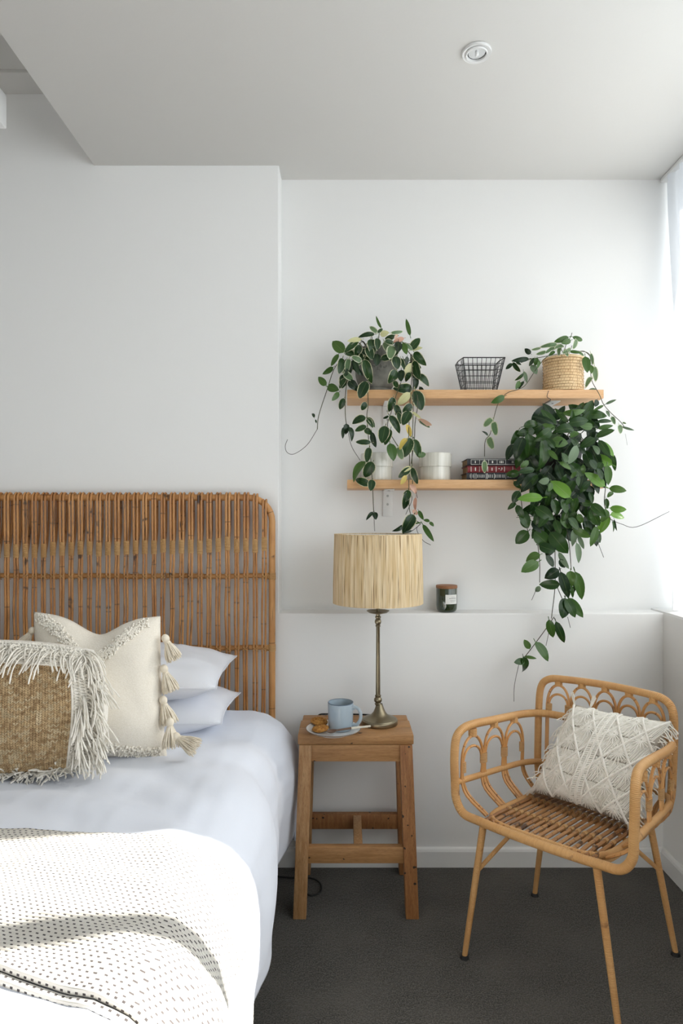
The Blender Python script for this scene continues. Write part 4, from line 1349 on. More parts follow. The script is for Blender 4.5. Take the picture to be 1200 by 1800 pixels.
# raised diagonal ropes of the lattice
for i in range(-NR, NC + 1):
    for sg in (1, -1):
        a = (i * dw if sg == 1 else (i + NR) * dw, 0.0)
        b_ = (a[0] + sg * NR * dw, 1.0)
        # clip to the panel
        def clip(p, q):
            for _ in range(2):
                for end in (0, 1):
                    P0, P1 = (p, q) if end == 0 else (q, p)
                    if P0[0] < 0 and P1[0] > 0: f = (0 - P0[0]) / (P1[0] - P0[0])
                    elif P0[0] > 1 and P1[0] < 1: f = (1 - P0[0]) / (P1[0] - P0[0])
                    else: continue
                    N0 = (lerp(P0[0], P1[0], f), lerp(P0[1], P1[1], f))
                    if end == 0: p = N0
                    else: q = N0
            return p, q
        if (a[0] <= 0 and b_[0] <= 0) or (a[0] >= 1 and b_[0] >= 1): continue
        a, b_ = clip(a, b_)
        mb = MB()
        rope(mb, a, b_, .0032, .0050, 34, 6, .28)
        mb.build('diagonal_rope', M['macrame'], mz_)
# sunburst knots in the diamonds
for i in range(0, NC + 1):
    for j in range(0, 2 * NR):
        if (i + 0) % 1: continue
        cx2 = (i + (.5 if j % 2 == 0 else 0)) * dw
        cy2 = (j + .5) * dh / 2 + dh * .0
        if not (.05 < cx2 < .95): continue
        if abs(cx2 - .5) < .06: continue
        mb = MB()
        for k in range(18):
            a = 2 * PI * k / 18 + .1
            dx, dy = math.cos(a), math.sin(a)
            rad = .44 / (abs(dx) / dw + abs(dy) / dh)
            rope(mb, (cx2 + dx * .006, cy2 + dy * .006), (cx2 + dx * rad, cy2 + dy * rad), .0019, .0044, 4, 5)
        mb.build('sunburst', M['macrame'], mz_)
# two ladder braids down the middle
for s in (.468, .532):
    mb = MB()
    for k in range(46):
        t = lerp(.02, .98, k / 45)
        rope(mb, (s - .020, t - .006), (s + .020, t + .006), .0024, .0060, 3, 5)
    rope(mb, (s - .024, .01), (s - .024, .99), .0024, .0062, 24, 6, .25)
    rope(mb, (s + .024, .01), (s + .024, .99), .0024, .0062, 24, 6, .25)
    mb.build('ladder_braid', M['macrame'], mz_)
# side fringes of looped strands
fg = MB()
for k in range(70):
    t = lerp(.01, .99, k / 69)
    for s, dx in ((.012, -1), (.988, 1)):
        p = MF(s, t, rr.choice((1, -1)), .001)
        d = (CU * dx * rr.uniform(.5, 1) + CV * rr.uniform(-.6, .5) + Vector((0, 0, rr.uniform(-.5, .2)))).normalized()
        pts = [p]
        for q in range(5):
            d = (d + Vector((rr.uniform(-.35, .35), rr.uniform(-.35, .35), rr.uniform(-.6, .05)))).normalized()
            nx = pts[-1] + d * rr.uniform(.006, .010)
            nx.z = max(nx.z, .392)
            pts.append(nx)
        fg.tube(pts, [.0018, .0019, .0019, .0018, .0018, .0024], 5)
o = fg.build('fringe', M['macrame'], mz_); o['kind'] = 'stuff'
for s, t, d in ((.99, .02, (.35, .1, -1)), (.99, .50, (.4, .2, -1)), (.99, .42, (.5, .1, -1)), (.02, .98, (-.2, 0, 1)), (.20, .99, (.4, 0, 1))):
    tassel(mz_, MF(s, t, 1, 0) , d, .042 if t > .3 else .06, .0055, M['macrame'], int(s * 100 + t * 10), 14)
# ------------------------------------------------------------ trailing hoyas
def leaf_mat(name, mid, mid2, edge=None, edge_w=.80, rough=.27, vein=.2):
    """UV: x across (0..1), y along (0..1)"""
    m = bpy.data.materials.new(name); m.use_nodes = True
    nt = m.node_tree; b = nt.nodes['Principled BSDF']
    b.inputs['Roughness'].default_value = rough
    b.inputs['Specular IOR Level'].default_value = 0.38
    tc = N(nt, 'ShaderNodeTexCoord'); sep = N(nt, 'ShaderNodeSeparateXYZ'); nt.links.new(tc.outputs['UV'], sep.inputs[0])
    oi = N(nt, 'ShaderNodeObjectInfo')
    nz = noise_out(nt, tc.outputs['Object'], 1.6, 3)
    c = mix_col(nt, math_node(nt, 'ADD', math_node(nt, 'MULTIPLY', oi.outputs['Random'], .75), math_node(nt, 'MULTIPLY', nz, .25)), mid, mid2)
    rad = math_node(nt, 'ABSOLUTE', math_node(nt, 'SUBTRACT', math_node(nt, 'MULTIPLY', sep.outputs[0], 2.0), 1.0))
    veinf = math_node(nt, 'LESS_THAN', rad, .05)
    c = mix_col(nt, math_node(nt, 'MULTIPLY', veinf, vein), c, (0.22, 0.30, 0.10))
    if edge:
        en = noise_out(nt, tc.outputs['Object'], 6.0, 3)
        tipd = math_node(nt, 'ABSOLUTE', math_node(nt, 'SUBTRACT', math_node(nt, 'MULTIPLY', sep.outputs[1], 2.0), 1.0))
        mxr = math_node(nt, 'MAXIMUM', rad, math_node(nt, 'SUBTRACT', tipd, .03))
        f = ramp_out(nt, math_node(nt, 'ADD', mxr, math_node(nt, 'MULTIPLY', math_node(nt, 'SUBTRACT', en, .5), .22)), edge_w, edge_w + .05)
        c = mix_col(nt, f, c, edge)
    nt.links.new(c, b.inputs['Base Color'])
    # thin leaves let a little light through
    tl = N(nt, 'ShaderNodeBsdfTranslucent'); nt.links.new(c, tl.inputs[0])
    mx = N(nt, 'ShaderNodeMixShader'); mx.inputs[0].default_value = .14
    out = nt.nodes['Material Output']
    nt.links.new(b.outputs[0], mx.inputs[1]); nt.links.new(tl.outputs[0], mx.inputs[2]); nt.links.new(mx.outputs[0], out.inputs[0])
    return m
DG, DG2 = (0.009, 0.032, 0.010), (0.024, 0.066, 0.016)
CRM = (0.62, 0.60, 0.38)
LM = {
    'V': leaf_mat('variegated_leaf', DG, DG2, CRM, .86),
    'D': leaf_mat('dark_green_leaf', (0.008, 0.022, 0.009), (0.014, 0.038, 0.012)),
    'G': leaf_mat('mid_green_leaf', (0.040, 0.100, 0.018), (0.075, 0.150, 0.030)),
    'B': leaf_mat('bright_green_leaf', (0.14, 0.29, 0.035), (0.10, 0.23, 0.030), vein=.5),
    'H': leaf_mat('green_hoya_leaf', (0.010, 0.036, 0.008), (0.034, 0.086, 0.015), rough=.24),
    'S': leaf_mat('silvery_leaf_back', (0.10, 0.16, 0.09), (0.17, 0.24, 0.145), rough=.5),
    'C': leaf_mat('cream_leaf', (0.62, 0.60, 0.33), (0.55, 0.55, 0.28), (0.10, 0.18, 0.05), .97),
    'Y': leaf_mat('yellow_leaf', (0.68, 0.50, 0.09), (0.62, 0.50, 0.16)),
    'K': leaf_mat('pink_leaf', (0.62, 0.33, 0.24), (0.60, 0.40, 0.29)),
    'P': leaf_mat('pale_variegated_leaf', (0.09, 0.17, 0.075), (0.15, 0.23, 0.11), (0.55, 0.57, 0.40), .74),
}
M['vine'] = mat('dark_vine_stem', (0.045, 0.035, 0.022), 0.6, col2=(0.07, 0.075, 0.03), nscale=20)
M['tendril'] = mat('dark_tendril', (0.025, 0.018, 0.016), 0.6)
LEAF = {}
def leaf_mesh(kind, w, curl):
    """unit length along +Y, facing +Z; w = width / length; outline ovate with a pointed tip"""
    key = (kind, round(w * 20), curl)
    if key in LEAF: return LEAF[key]
    mb = MB()
    nv, nu = 8, 4
    vs_, uvs, fs = [], [], []
    for j in range(nv + 1):
        t = j / nv
        # ovate: widest at about 0.42, tip drawn out
        hw = w / 2 * (math.sin(PI * t ** .82) ** .64) * (1.0 if t < .86 else 1.0 - .18 * ((t - .86) / .14)) if 0 < t < 1 else 0.004
        zc = (-.30 * t * t, .08 * math.sin(t * PI), -.55 * t * t * t + .10 * t)[curl]
        for i in range(nu + 1):
            u = i / nu * 2 - 1
            fold = (.18, .10, .26)[curl] * abs(u) * hw * 2
            vs_.append((u * hw, t, zc + fold * .5)); uvs.append((i / nu, t))
    for j in range(nv):
        for i in range(nu):
            a = j * (nu + 1) + i
            fs.append((a, a + 1, a + nu + 2, a + nu + 1))
    mb.add(vs_, fs, uvs)
    # short stalk
    mb.tube([(0, -.16, .03), (0, -.06, .012), (0, .01, 0)], [.018, .02, .014], 4)
    LEAF[key] = mb.mesh('leaf_' + kind, LM[kind])
    for p in LEAF[key].polygons: p.use_smooth = True
    return LEAF[key]
LR = random.Random(77)
def leaf(parent, base, tip, kind, w, lean=None, roll=None, name='leaf'):
    base, tip = Vector(base), Vector(tip)
    d = tip - base
    Ln = d.length
    y = d.normalized()
    toc = Vector((0, 0, CAMH)) - base          # blades mostly turn to the room and its light
    toc = (toc.normalized() + Vector((LR.uniform(-.5, .7), 0, LR.uniform(-.2, .7))) * .6)
    z = (toc - y * toc.dot(y)).normalized()
    x = y.cross(z)
    if roll is None: roll = LR.uniform(-.35, .35)
    R = Matrix((x, y, z)).transposed().to_4x4() @ Matrix.Rotation(roll, 4, 'Y')
    me = leaf_mesh(kind, w / max(.6, math.cos(roll)), LR.choice((0, 1, 1, 2)))
    o = bpy.data.objects.new(name, me)
    COL.objects.link(o)
    o.parent = parent
    o.matrix_parent_inverse = wm(parent).inverted()
    o.matrix_basis = Matrix.Translation(base) @ R @ Matrix.Diagonal((Ln, Ln, Ln, 1))
    return o
def trace(parent, rows, ox, oy, sc, dist, default='V'):
    """rows: (x0, y0, x1, y1, width, kind) measured on an enlarged view; dist(px, py) = how far the leaf hangs from the camera plane"""
    for r in rows:
        x0, y0, x1, y1, w = r[:5]
        k = r[5] if len(r) > 5 else default
        a, b_ = (ox + x0 / sc, oy + y0 / sc), (ox + x1 / sc, oy + y1 / sc)
        d0 = dist(*a)
        d1 = d0 + LR.uniform(-.022, .010)
        leaf(parent, P(a[0], a[1], d0), P(b_[0], b_[1], d1), k, w)
def vine(parent, pts, ox, oy, sc, dist, r=.0014, name='vine', mt='vine'):
    ps = [P(ox + x / sc, oy + y / sc, dist(ox + x / sc, oy + y / sc) + .004) for x, y in pts]
    MB().tube(smooth_path(ps, 5), r, 5).build(name, M[mt], parent)

# ---- variegated hoya in the concrete pot
M['concrete'] = mat('mottled_concrete', (0.12, 0.118, 0.10), 0.8, col2=(0.24, 0.235, 0.205), nscale=22, detail=6, bump=.3, bscale=70)
M['soil'] = mat('potting_soil', (0.02, 0.015, 0.01), 0.95, col2=(0.05, 0.035, 0.02), nscale=150, bump=.8)
pcx, pcy = P(661, 684, 2.386).x, 2.386
hv = empty('variegated_hoya', (pcx, pcy, UT), 'variegated hoya with cream edged leaves trailing from a grey concrete pot on the upper shelf', 'potted plant')
c = (pcx, pcy, UT)
po = MB().lathe([(.046, .010), (.052, .012), (.066, .030), (.0755, .060), (.078, .100), (.078, .150), (.0765, .156), (.0735, .156), (.073, .150), (.073, .135), (.001, .135)], c, 48).build('pot', M['concrete'], hv)
MB().lathe([(.0728, .1352), (.04, .139), (.001, .140)], c, 32, capb=False).build('soil', M['soil'], hv)
MB().lathe([(.052, 0), (.056, .001), (.058, .010), (.055, .0108), (.050, .009), (.001, .009)], c, 40).build('saucer', M['concrete'], hv)
# raised dotted motif pressed into the pot
rr = random.Random(6)
for k in range(26):
    a = -PI / 2 + rr.uniform(-.42, .5); z = .066 + rr.uniform(0, .030)
    if (k * 7) % 3: z = .082 + rr.uniform(-.006, .006)
    p = Vector((pcx + .0772 * math.cos(a), pcy + .0772 * math.sin(a), UT + z))
    MB().tube([p, p + Vector((math.cos(a), math.sin(a), 0)) * .0022], [.0026, .0016], 6).build('motif_dot', M['concrete'], po)
def d_left(px, py):
    if py < 690:                      # crown round the pot
        q = (px - 661) / 85
        return pcy - .105 * math.sqrt(max(.05, 1 - min(1, q * q))) - .012
    return 2.288
rows1 = [(490, 300, 402, 200, .62, 'G'), (500, 300, 582, 308, .75), (450, 310, 392, 402, .35, 'G'), (410, 408, 338, 466, .45, 'G'), (358, 546, 292, 484, .58, 'G'), (364, 556, 442, 574, .70, 'G'), (452, 598, 398, 662, .42, 'G'),
    (492, 642, 458, 728, .55), (488, 446, 560, 512, .50, 'P'), (508, 488, 455, 572, .52), (525, 510, 592, 577, .60, 'D'), (560, 350, 600, 470, .28, 'D'), (550, 360, 538, 460, .26, 'D'), (480, 340, 450, 462, .46), (530, 340, 505, 450, .42, 'P'),
    (512, 345, 480, 430, .36), (645, 348, 692, 522, .42), (665, 514, 604, 646, .60), (656, 672, 622, 734, .68), (656, 788, 548, 818, .58), (666, 788, 728, 848, .42), (664, 798, 706, 852, .6),
    (772, 115, 722, 35, .24, 'G'), (742, 152, 684, 98, .5, 'P'), (722, 160, 606, 166, .34), (762, 165, 822, 146, .70, 'C'), (742, 150, 782, 118, .5), (838, 152, 945, 142, .28, 'P'), (988, 172, 958, 44, .26, 'G'), (872, 172, 798, 204, .55),
    (942, 190, 868, 212, .42, 'K'), (892, 150, 870, 204, .36, 'K'), (690, 196, 714, 302, .62), (668, 255, 702, 336, .66), (742, 190, 748, 264, .55), (856, 240, 832, 352, .62, 'P'), (612, 238, 578, 326, .66), (600, 205, 498, 284, .34),
    (622, 200, 514, 214, .34, 'C'), (592, 226, 534, 262, .4), (796, 212, 874, 222, .58), (900, 214, 894, 298, .62, 'D'), (932, 226, 962, 314, .48, 'G'), (990, 276, 1064, 190, .62), (950, 230, 1008, 286, .42, 'P'), (1000, 282, 1082, 262, .38, 'C'),
    (1018, 294, 1092, 388, .54), (876, 324, 892, 428, .68), (884, 430, 838, 522, .72), (918, 340, 946, 430, .36), (968, 328, 958, 396, .5, 'D'), (1002, 378, 944, 492, .48, 'C'), (1016, 358, 1062, 506, .48), (922, 428, 920, 520, .5, 'D'),
    (994, 450, 948, 510, .62), (1030, 480, 1032, 574, .5, 'D'), (868, 510, 894, 568, .66), (1006, 572, 878, 566, .62), (988, 600, 898, 692, .52, 'C'), (1026, 582, 1074, 738, .58), (1058, 556, 1092, 604, .5, 'D'), (862, 634, 834, 742, .58),
    (876, 690, 916, 788, .52), (1002, 688, 930, 752, .66), (988, 740, 930, 848, .58), (1004, 745, 1072, 796, .26, 'C'), (1050, 800, 1152, 846, .42, 'K'), (1056, 812, 1146, 856, .34), (266, 790, 252, 744, .42, 'D'), (282, 830, 276, 800, .4, 'D')]
trace(hv, rows1, 490, 550, 4.2857, d_left)
rows2 = [(115, 280, 122, 396, .55, 'D'), (88, 318, 70, 440, .32, 'D'), (150, 318, 197, 446, .40, 'D'), (342, 310, 213, 352, .50), (322, 334, 396, 402, .72, 'V'), (400, 374, 446, 548, .38, 'D'), (392, 490, 218, 486, .38, 'V'), (372, 544, 340, 720, .44),
    (332, 700, 162, 868, .42, 'G'), (412, 704, 318, 882, .66), (378, 962, 213, 890, .52), (406, 902, 384, 1032, .62), (412, 1262, 344, 1334, .36, 'D'), (428, 1264, 446, 1332, .7, 'D'), (552, 304, 510, 504, .60), (608, 340, 542, 524, .48),
    (594, 190, 726, 372, .42), (588, 196, 522, 224, .42, 'D'), (600, 498, 642, 698, .52, 'G'), (692, 530, 742, 690, .48, 'P'), (784, 288, 850, 432, .36, 'Y'), (792, 444, 702, 538, .40, 'Y'), (832, 438, 764, 644, .52), (866, 450, 938, 654, .46),
    (912, 642, 1010, 608, .58, 'G'), (832, 770, 692, 882, .48), (838, 764, 722, 816, .46, 'C'), (846, 764, 908, 958, .38), (782, 856, 728, 952, .48, 'Y'), (824, 958, 904, 1052, .48, 'K'), (786, 1040, 768, 1246, .42), (812, 1018, 776, 1146, .70),
    (888, 1100, 868, 1244, .30, 'K'), (850, 1240, 908, 1292, .62, 'K'), (868, 1290, 754, 1484, .56), (918, 1246, 968, 1348, .42, 'G'), (1042, 1366, 976, 1346, .55, 'G'), (1040, 1374, 1086, 1424, .6, 'G'), (746, 1410, 666, 1482, .38, 'D'),
    (964, 1400, 1088, 1592, .24, 'G'), (868, 1396, 942, 1374, .22, 'G'), (842, 1470, 776, 1490, .30, 'D'), (672, 130, 660, 190, .4, 'D'), (690, 150, 720, 290, .34), (560, 1130, 546, 1190, .3, 'D')]
rows2 = rows2[:-1]
trace(hv, rows2, 590, 700, 6.316, d_left)
for pts in ([(400, 330), (350, 400), (310, 520), (255, 690), (245, 780)], [(440, 430), (425, 560), (425, 700), (440, 790)], [(565, 470), (570, 620), (562, 700), (575, 860), (580, 890), (595, 1080), (605, 1300)],
            [(780, 480), (750, 560), (715, 680), (695, 770), (760, 890)], [(840, 300), (850, 420), (840, 560), (830, 800), (835, 980), (830, 1150), (840, 1320), (905, 1385)], [(850, 300), (858, 560), (855, 800), (850, 1000), (855, 1130)], [(885, 560), (885, 640), (870, 740), (865, 850), (845, 1000)]):
    vine(hv, pts, 490, 540, 3.636, d_left, .0015)
for pts in ([(245, 780), (180, 880), (100, 937), (55, 930), (40, 890), (55, 845)], [(440, 790), (465, 890), (520, 980)], [(605, 1300), (612, 1432)], [(905, 1385), (880, 1420), (920, 1490), (970, 1520)], [(905, 1385), (850, 1430), (795, 1442)], [(835, 1180), (850, 1230), (810, 1325)], [(875, 1180), (885, 1220)]):
    vine(hv, pts, 490, 540, 3.636, d_left, .0010, 'tendril', 'tendril')
# arching stems of the crown
for px, py in ((600, 620), (620, 600), (645, 585), (672, 580), (700, 590), (722, 605), (735, 640), (612, 655), (640, 610), (690, 600)):
    a = P(px, py, d_left(px, py) + .008); b_ = Vector((lerp(a.x, pcx, .75), pcy + .01, UT + .14))
    MB().tube(smooth_path([b_, Vector((lerp(a.x, pcx, .45), lerp(a.y, pcy, .5), max(a.z, UT + .165) + .01)), a], 6), .0016, 5).build('stem', M['vine'], hv)

# smaller leaves filling the crown over the pot rim
for k in range(26):
    px = LR.uniform(605, 738); top = 598 + 26 * ((px - 668) / 62) ** 2
    py = LR.uniform(top, top + 34)
    d = d_left(px, py) + LR.uniform(-.005, .05)
    a = LR.uniform(.1, .9) * PI if abs(px - 668) > 40 else LR.uniform(0, 2 * PI)
    Lp = LR.uniform(18, 27)
    leaf(hv, P(px, py, d), P(px + math.cos(a) * Lp, py + math.sin(a) * Lp, d - .01), LR.choice(('V', 'V', 'D', 'V', 'P')), LR.uniform(.42, .6))

# ---- hoya in the woven basket
M['basketry'] = cane_mat('pale_woven_seagrass', (0.82, 0.63, 0.38), (0.70, 0.49, 0.26), (0.36, 0.20, 0.08), spotamt=.75, perobj=.25)
M['basket_tie'] = mat('brown_stitching', (0.34, 0.19, 0.08), 0.8)
kcx, kcy = P(989.5, 687, 2.388).x, 2.388
hk = empty('basket_hoya', (kcx, kcy, UT), 'small pale hoya in a round woven straw basket at the end of the upper shelf', 'potted plant')
bkt = bpy.data.objects.new('basket', MB().lathe([(.060, .001), (.0665, .002), (.0675, .06), (.068, .118), (.066, .118), (.064, .01)], (kcx, kcy, UT), 40).mesh('basket', M['basket_tie'])); COL.objects.link(bkt)
bkt.parent = hk; bkt.matrix_parent_inverse = wm(hk).inverted()
NCO = 12
for j in range(NCO):
    z = UT + .0062 + j * .0105
    R0 = .0685 + .0022 * math.sin(j / (NCO - 1) * PI) * -1 + (.0012 if j == NCO - 1 else 0)
    pts = [(kcx + (R0 + .0009 * math.sin(k * .5 * PI + j * PI)) * math.cos(2 * PI * k / 64), kcy + (R0 + .0009 * math.sin(k * .5 * PI + j * PI)) * math.sin(2 * PI * k / 64), z) for k in range(64)]
    MB().tube(pts, .0050, 6, closed=True).build('coil', M['basketry'], bkt)
ti = MB()
for j in range(NCO):
    for k in range(46):
        a = 2 * PI * (k + (.5 if j % 2 else 0)) / 46
        z = UT + .0062 + j * .0105
        q = Vector((math.cos(a), math.sin(a), 0)); tg = Vector((-math.sin(a), math.cos(a), 0))
        p = Vector((kcx, kcy, z)) + q * (.0728 - .0022 * math.sin(j / (NCO - 1) * PI))
        ti.tube([p - tg * .0008 - Vector((0, 0, .0036)) - q * .0016, p + q * .0009, p + tg * .0008 + Vector((0, 0, .0036)) - q * .0016], .00055, 4)
o = ti.build('stitching', M['basket_tie'], bkt); o['kind'] = 'stuff'
MB().lathe([(.055, .02), (.060, .122), (.0625, .126), (.060, .128), (.057, .126), (.056, .112), (.001, .112)], (kcx, kcy, UT), 36).build('inner_pot', M['rubber'], hk)
MB().lathe([(.056, .1125), (.001, .118)], (kcx, kcy, UT), 24, capb=False).build('soil', M['soil'], hk)
def d_bask(px, py):
    if py > 690: return 2.292
    q = (px - 990) / 60
    return kcy - .085 * math.sqrt(max(0, 1 - min(1, q * q))) - .0 if abs(q) < 1 else kcy - .02 - .07 * sstep(640, 690, py)
rows3 = [(637, 90, 532, 126, .38, 'G'), (663, 88, 748, 119, .34, 'G'), (652, 112, 584, 136, .48, 'G'), (692, 100, 664, 178, .46, 'P'), (562, 140, 448, 152, .28, 'P'), (604, 152, 548, 150, .46, 'P'), (482, 190, 412, 216, .38, 'P'), (562, 152, 488, 182, .38, 'P'),
    (606, 172, 630, 222, .52, 'P'), (640, 190, 724, 202, .28, 'G'), (444, 165, 372, 180, .28, 'P'), (370, 208, 328, 174, .66, 'D'), (358, 242, 252, 256, .28, 'D'), (242, 276, 194, 312, .48, 'D'), (244, 266, 298, 336, .44, 'V'), (266, 264, 304, 286, .4, 'D'),
    (396, 236, 358, 292, .46, 'V'), (414, 234, 400, 292, .60, 'G'), (374, 286, 412, 352, .58, 'S'), (432, 254, 414, 312, .36, 'G'), (322, 344, 268, 398, .34, 'V'), (320, 330, 348, 402, .34, 'S'), (292, 398, 264, 458, .50, 'G'), (322, 400, 284, 458, .34, 'D'),
    (186, 506, 106, 552, .50, 'G'), (102, 660, 38, 722, .56, 'P'), (108, 680, 128, 788, .44, 'P'), (68, 782, 40, 750, .32, 'D'), (74, 790, 108, 882, .54, 'P'),
    (752, 225, 768, 342, .48, 'G'), (790, 285, 796, 348, .52, 'G'), (816, 290, 826, 408, .36, 'P'), (800, 370, 756, 422, .38, 'P'), (766, 478, 848, 482, .70, 'S'), (838, 530, 820, 580, .68, 'D'), (882, 570, 816, 600, .24, 'G'), (896, 562, 972, 530, .26, 'S'),
    (902, 608, 924, 644, .46, 'S'), (938, 648, 962, 698, .54, 'P'), (988, 704, 1016, 772, .56, 'P'), (1014, 690, 1042, 700, .4, 'P'), (1010, 720, 1098, 746, .20, 'S'), (790, 200, 812, 288, .30, 'P'), (580, 160, 560, 205, .5, 'P'), (650, 170, 610, 200, .5, 'P'), (520, 170, 470, 205, .4, 'P'), (700, 190, 745, 225, .36, 'P'), (540, 190, 500, 215, .5, 'G')]
trace(hk, rows3, 840, 570, 4.0, d_bask, 'P')
trace(hk, [(203, 682, 204, 748, .46, 'P')], 780, 570, 2.857, lambda a, b: 2.292)
for pts in ([(580, 205), (440, 232), (370, 245), (300, 270)], [(520, 205), (470, 240), (420, 300), (385, 350), (330, 430), (275, 460), (210, 480), (165, 520), (135, 570), (105, 680), (85, 770), (50, 820), (45, 930)], [(650, 190), (700, 188), (780, 210), (790, 320), (800, 400), (850, 490), (880, 560), (930, 620), (1000, 685), (1030, 725)], [(700, 192), (745, 190), (790, 230), (800, 290)],
            [(600, 210), (620, 140), (650, 90), (660, 60)], [(600, 205), (575, 160), (560, 150)], [(640, 205), (660, 150)]):
    vine(hk, pts, 840, 570, 4.0, d_bask, .0013)
vine(hk, [(495, 468), (485, 510), (510, 530), (470, 555), (458, 585)], 840, 570, 4.0, lambda a, b: 2.308, .0012, 'tendril', 'tendril')
vine(hk, [(1035, 770), (1040, 800), (1048, 850)], 840, 570, 4.0, lambda a, b: 2.292, .0004, 'tendril', 'tendril')

# ---- big green hoya trailing off the lower shelf
gcx, gcy = P(988, 800, 2.385).x, 2.388
hg = empty('green_hoya', (gcx, gcy, LT), 'large dark green hoya with a thick mass of leaves trailing off the lower shelf', 'potted plant')
c = (gcx, gcy, LT)
MB().lathe([(.050, .008), (.056, .009), (.070, .11), (.074, .112), (.074, .128), (.070, .128), (.068, .112), (.001, .112)], c, 36).build('pot', M['rubber'], hg)
MB().lathe([(.068, 0), (.076, .002), (.079, .010), (.076, .011), (.001, .007)], c, 36).build('saucer', M['white'], hg)
MB().lathe([(.0675, .1125), (.001, .118)], c, 24, capb=False).build('soil', M['soil'], hg)
def d_green(px, py):
    q = ((px - 990) / 105) ** 2 + ((py - 815) / 135) ** 2
    d = 2.385 - .20 * math.sqrt(max(0, 1 - q))
    if py > 845: d = min(d, 2.288)
    if py > 950: d = 2.275
    return d + LR.uniform(-.012, .004)
rows4 = [(508, 240, 408, 82, .40), (618, 206, 500, 92, .28), (568, 124, 768, 120, .30, 'G'), (498, 220, 328, 134, .24, 'D'), (238, 240, 380, 190, .44), (652, 190, 656, 108, .40), (722, 172, 664, 128, .55), (618, 212, 786, 186, .48, 'H'), (824, 242, 712, 232, .48, 'G'), (664, 262, 516, 252, .58),
    (504, 262, 398, 218, .5, 'G'), (474, 262, 358, 354, .56), (198, 268, 130, 392, .46), (158, 388, 92, 504, .48, 'D'), (236, 328, 168, 486, .48, 'D'), (278, 298, 300, 486, .48), (398, 338, 432, 608, .42, 'H'), (474, 362, 612, 376, .68, 'G'), (640, 338, 734, 452, .34), (690, 398, 612, 558, .46, 'S'),
    (692, 280, 638, 334, .58, 'G'), (842, 340, 722, 402, .54), (852, 328, 1008, 268, .46), (868, 258, 994, 222, .34, 'G'), (858, 200, 984, 194, .28), (832, 232, 786, 182, .42), (882, 362, 1002, 492, .32, 'B'), (872, 352, 972, 494, .34), (988, 562, 812, 478, .42, 'B'), (992, 470, 1010, 614, .30),
    (926, 742, 752, 628, .38, 'B'), (946, 564, 952, 734, .38, 'G'), (632, 838, 486, 688, .52, 'B'), (402, 838, 186, 852, .42, 'B'), (960, 760, 1108, 782, .48, 'G'), (992, 790, 946, 838, .5, 'G'), (966, 926, 1108, 940, .46, 'B'), (970, 984, 1108, 988, .48, 'B'), (932, 934, 914, 1038, .62, 'G'), (962, 1000, 888, 1134, .40, 'B'),
    (988, 1034, 1012, 1112, .22), (934, 844, 952, 932, .42), (822, 888, 706, 884, .5), (792, 790, 832, 882, .38), (800, 700, 738, 762, .5), (450, 438, 530, 522, .4, 'G'), (540, 540, 654, 592, .34, 'G'), (282, 528, 212, 586, .5, 'G'), (458, 690, 366, 704, .66, 'S'), (204, 622, 92, 652, .58), (332, 600, 208, 612, .4),
    (362, 650, 298, 722, .5), (158, 700, 212, 762, .5), (472, 710, 452, 788, .58, 'G'), (560, 702, 602, 638, .4), (684, 620, 636, 678, .5, 'G'), (702, 658, 702, 744, .4, 'S'), (742, 560, 746, 642, .5, 'G'), (800, 520, 854, 602, .6), (902, 540, 848, 622, .6), (862, 590, 904, 692, .5), (772, 718, 728, 792, .5),
    (642, 838, 598, 902, .5), (692, 838, 636, 962, .5), (562, 850, 602, 972, .5), (482, 850, 544, 994, .5), (338, 918, 494, 1024, .52, 'H'), (204, 780, 148, 884, .56), (172, 880, 112, 934, .5), (180, 900, 242, 1014, .5), (278, 938, 362, 1002, .5), (230, 1000, 272, 1098, .66), (702, 988, 722, 1058, .68, 'G'),
    (548, 1020, 654, 1098, .48, 'G'), (660, 1100, 802, 1174, .44, 'G'), (760, 1088, 816, 1152, .5), (842, 1078, 852, 1204, .38, 'G'), (800, 928, 862, 1082, .48), (904, 1040, 868, 1102, .4, 'B'), (810, 888, 934, 1002, .5), (622, 1008, 714, 1102, .5), (610, 540, 560, 460, .5), (500, 420, 440, 330, .5), (760, 470, 700, 410, .5, 'D'), (880, 470, 820, 400, .5), (560, 320, 500, 420, .6, 'D')]
trace(hg, rows4, 870, 700, 4.8, d_green, 'H')
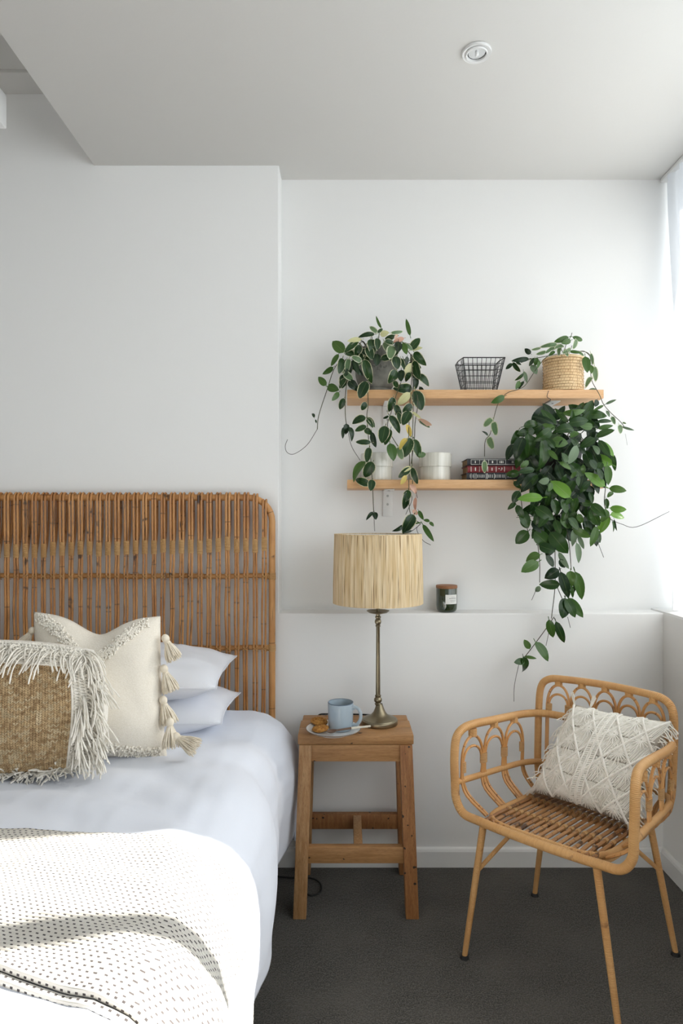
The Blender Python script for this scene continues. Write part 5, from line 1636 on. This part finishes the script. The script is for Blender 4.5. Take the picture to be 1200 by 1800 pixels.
rows5 = [(342, 264, 272, 332, .70), (302, 150, 342, 248, .55), (360, 208, 434, 264, .66, 'D'), (374, 268, 458, 344, .70), (400, 344, 492, 378, .58), (462, 268, 562, 388, .56), (408, 394, 328, 420, .60, 'G'), (398, 434, 302, 492, .56, 'G'), (404, 568, 384, 608, .6, 'S'), (510, 380, 568, 474, .30, 'S'), (602, 250, 590, 334, .4, 'S'),
    (618, 288, 652, 362, .32, 'S'), (608, 328, 642, 444, .28, 'S'), (588, 250, 688, 298, .46, 'G'), (722, 238, 686, 350, .34, 'G'), (512, 478, 438, 524, .72, 'D'), (518, 560, 408, 562, .50), (520, 488, 566, 636, .34, 'D'), (576, 484, 580, 566, .58, 'G'), (600, 488, 660, 648, .34, 'G'), (600, 500, 606, 606, .24), (578, 564, 592, 634, .3),
    (546, 634, 530, 750, .58), (548, 638, 602, 744, .46), (562, 634, 646, 744, .38, 'G'), (456, 754, 478, 860, .44, 'G'), (494, 764, 542, 884, .34), (380, 878, 452, 988, .46, 'G'), (350, 918, 318, 866, .58, 'G'), (322, 960, 388, 972, .30, 'G'), (312, 960, 336, 1056, .46), (322, 984, 262, 994, .52), (440, 398, 482, 464, .5, 'D'), (518, 418, 544, 474, .5, 'D'),
    (540, 188, 582, 252, .5), (618, 168, 642, 218, .55, 'G'), (690, 140, 734, 238, .5), (818, 200, 826, 254, .2), (430, 200, 470, 260, .55, 'D'), (490, 200, 520, 280, .5), (450, 180, 400, 230, .5), (560, 150, 530, 210, .5), (480, 330, 450, 400, .6, 'D'), (400, 160, 380, 230, .5), (545, 250, 520, 330, .5)]
trace(hg, rows5, 820, 850, 3.158, d_green, 'H')
# leaves deeper in the mass
for k in range(150):
    for _ in range(20):
        px, py = LR.uniform(893, 1085), LR.uniform(712, 960)
        if ((px - 990) / 84) ** 2 + ((py - 795) / 92) ** 2 < .80 or (860 < py < 930 and abs(px - 988) < 48): break
    d = min(2.405, d_green(px, py) + LR.uniform(.05, .10))
    if 825 < py < 868: d = min(d, 2.306)
    a = LR.uniform(0, 2 * PI) if py < 760 else LR.uniform(.15 * PI, .85 * PI)
    Lp = LR.uniform(28, 42)
    leaf(hg, P(px, py, d), P(px + math.cos(a) * Lp, py + math.sin(a) * Lp, d - .01), LR.choice(('H', 'D', 'D', 'H')), LR.uniform(.40, .52))
for pts in ([(490, 60), (490, 200), (490, 380), (490, 570), (470, 750)], [(500, 570), (530, 640)], [(485, 740), (430, 820), (340, 940), (290, 1000)], [(550, 230), (570, 350), (580, 480)], [(395, 340), (405, 440), (405, 550)], [(300, 60), (310, 150), (340, 265)], [(770, 20), (765, 120), (800, 200)], [(400, 100), (390, 340)], [(600, 100), (590, 250)], [(700, 60), (690, 140), (725, 240)]):
    vine(hg, pts, 820, 850, 3.158, lambda a, b: 2.285, .0015)
for pts in ([(290, 1000), (265, 1120), (262, 1210)], [(560, 740), (575, 800)], [(800, 200), (860, 225), (945, 240), (1125, 155)], [(725, 320), (760, 410)], [(455, 830), (440, 900)], [(275, 188), (400, 180), (570, 176)], [(385, 590), (360, 648)]):
    vine(hg, pts, 820, 850, 3.158, lambda a, b: 2.278, .0010, 'tendril', 'tendril')
for k in range(12):
    a = LR.uniform(0, 2 * PI); q = Vector((math.cos(a), math.sin(a), 0))
    b_ = Vector((gcx, gcy, LT + .112)) + q * .03
    e = Vector((gcx, gcy - .03, LT + .16)) + q * .06
    if e.y > DN - .02: e.y = DN - .02
    MB().tube(smooth_path([b_, lerp(b_, e, .5) + Vector((0, 0, .03)), e + Vector((0, -.03, -.03))], 5), .0018, 5).build('stem', M['vine'], hg)
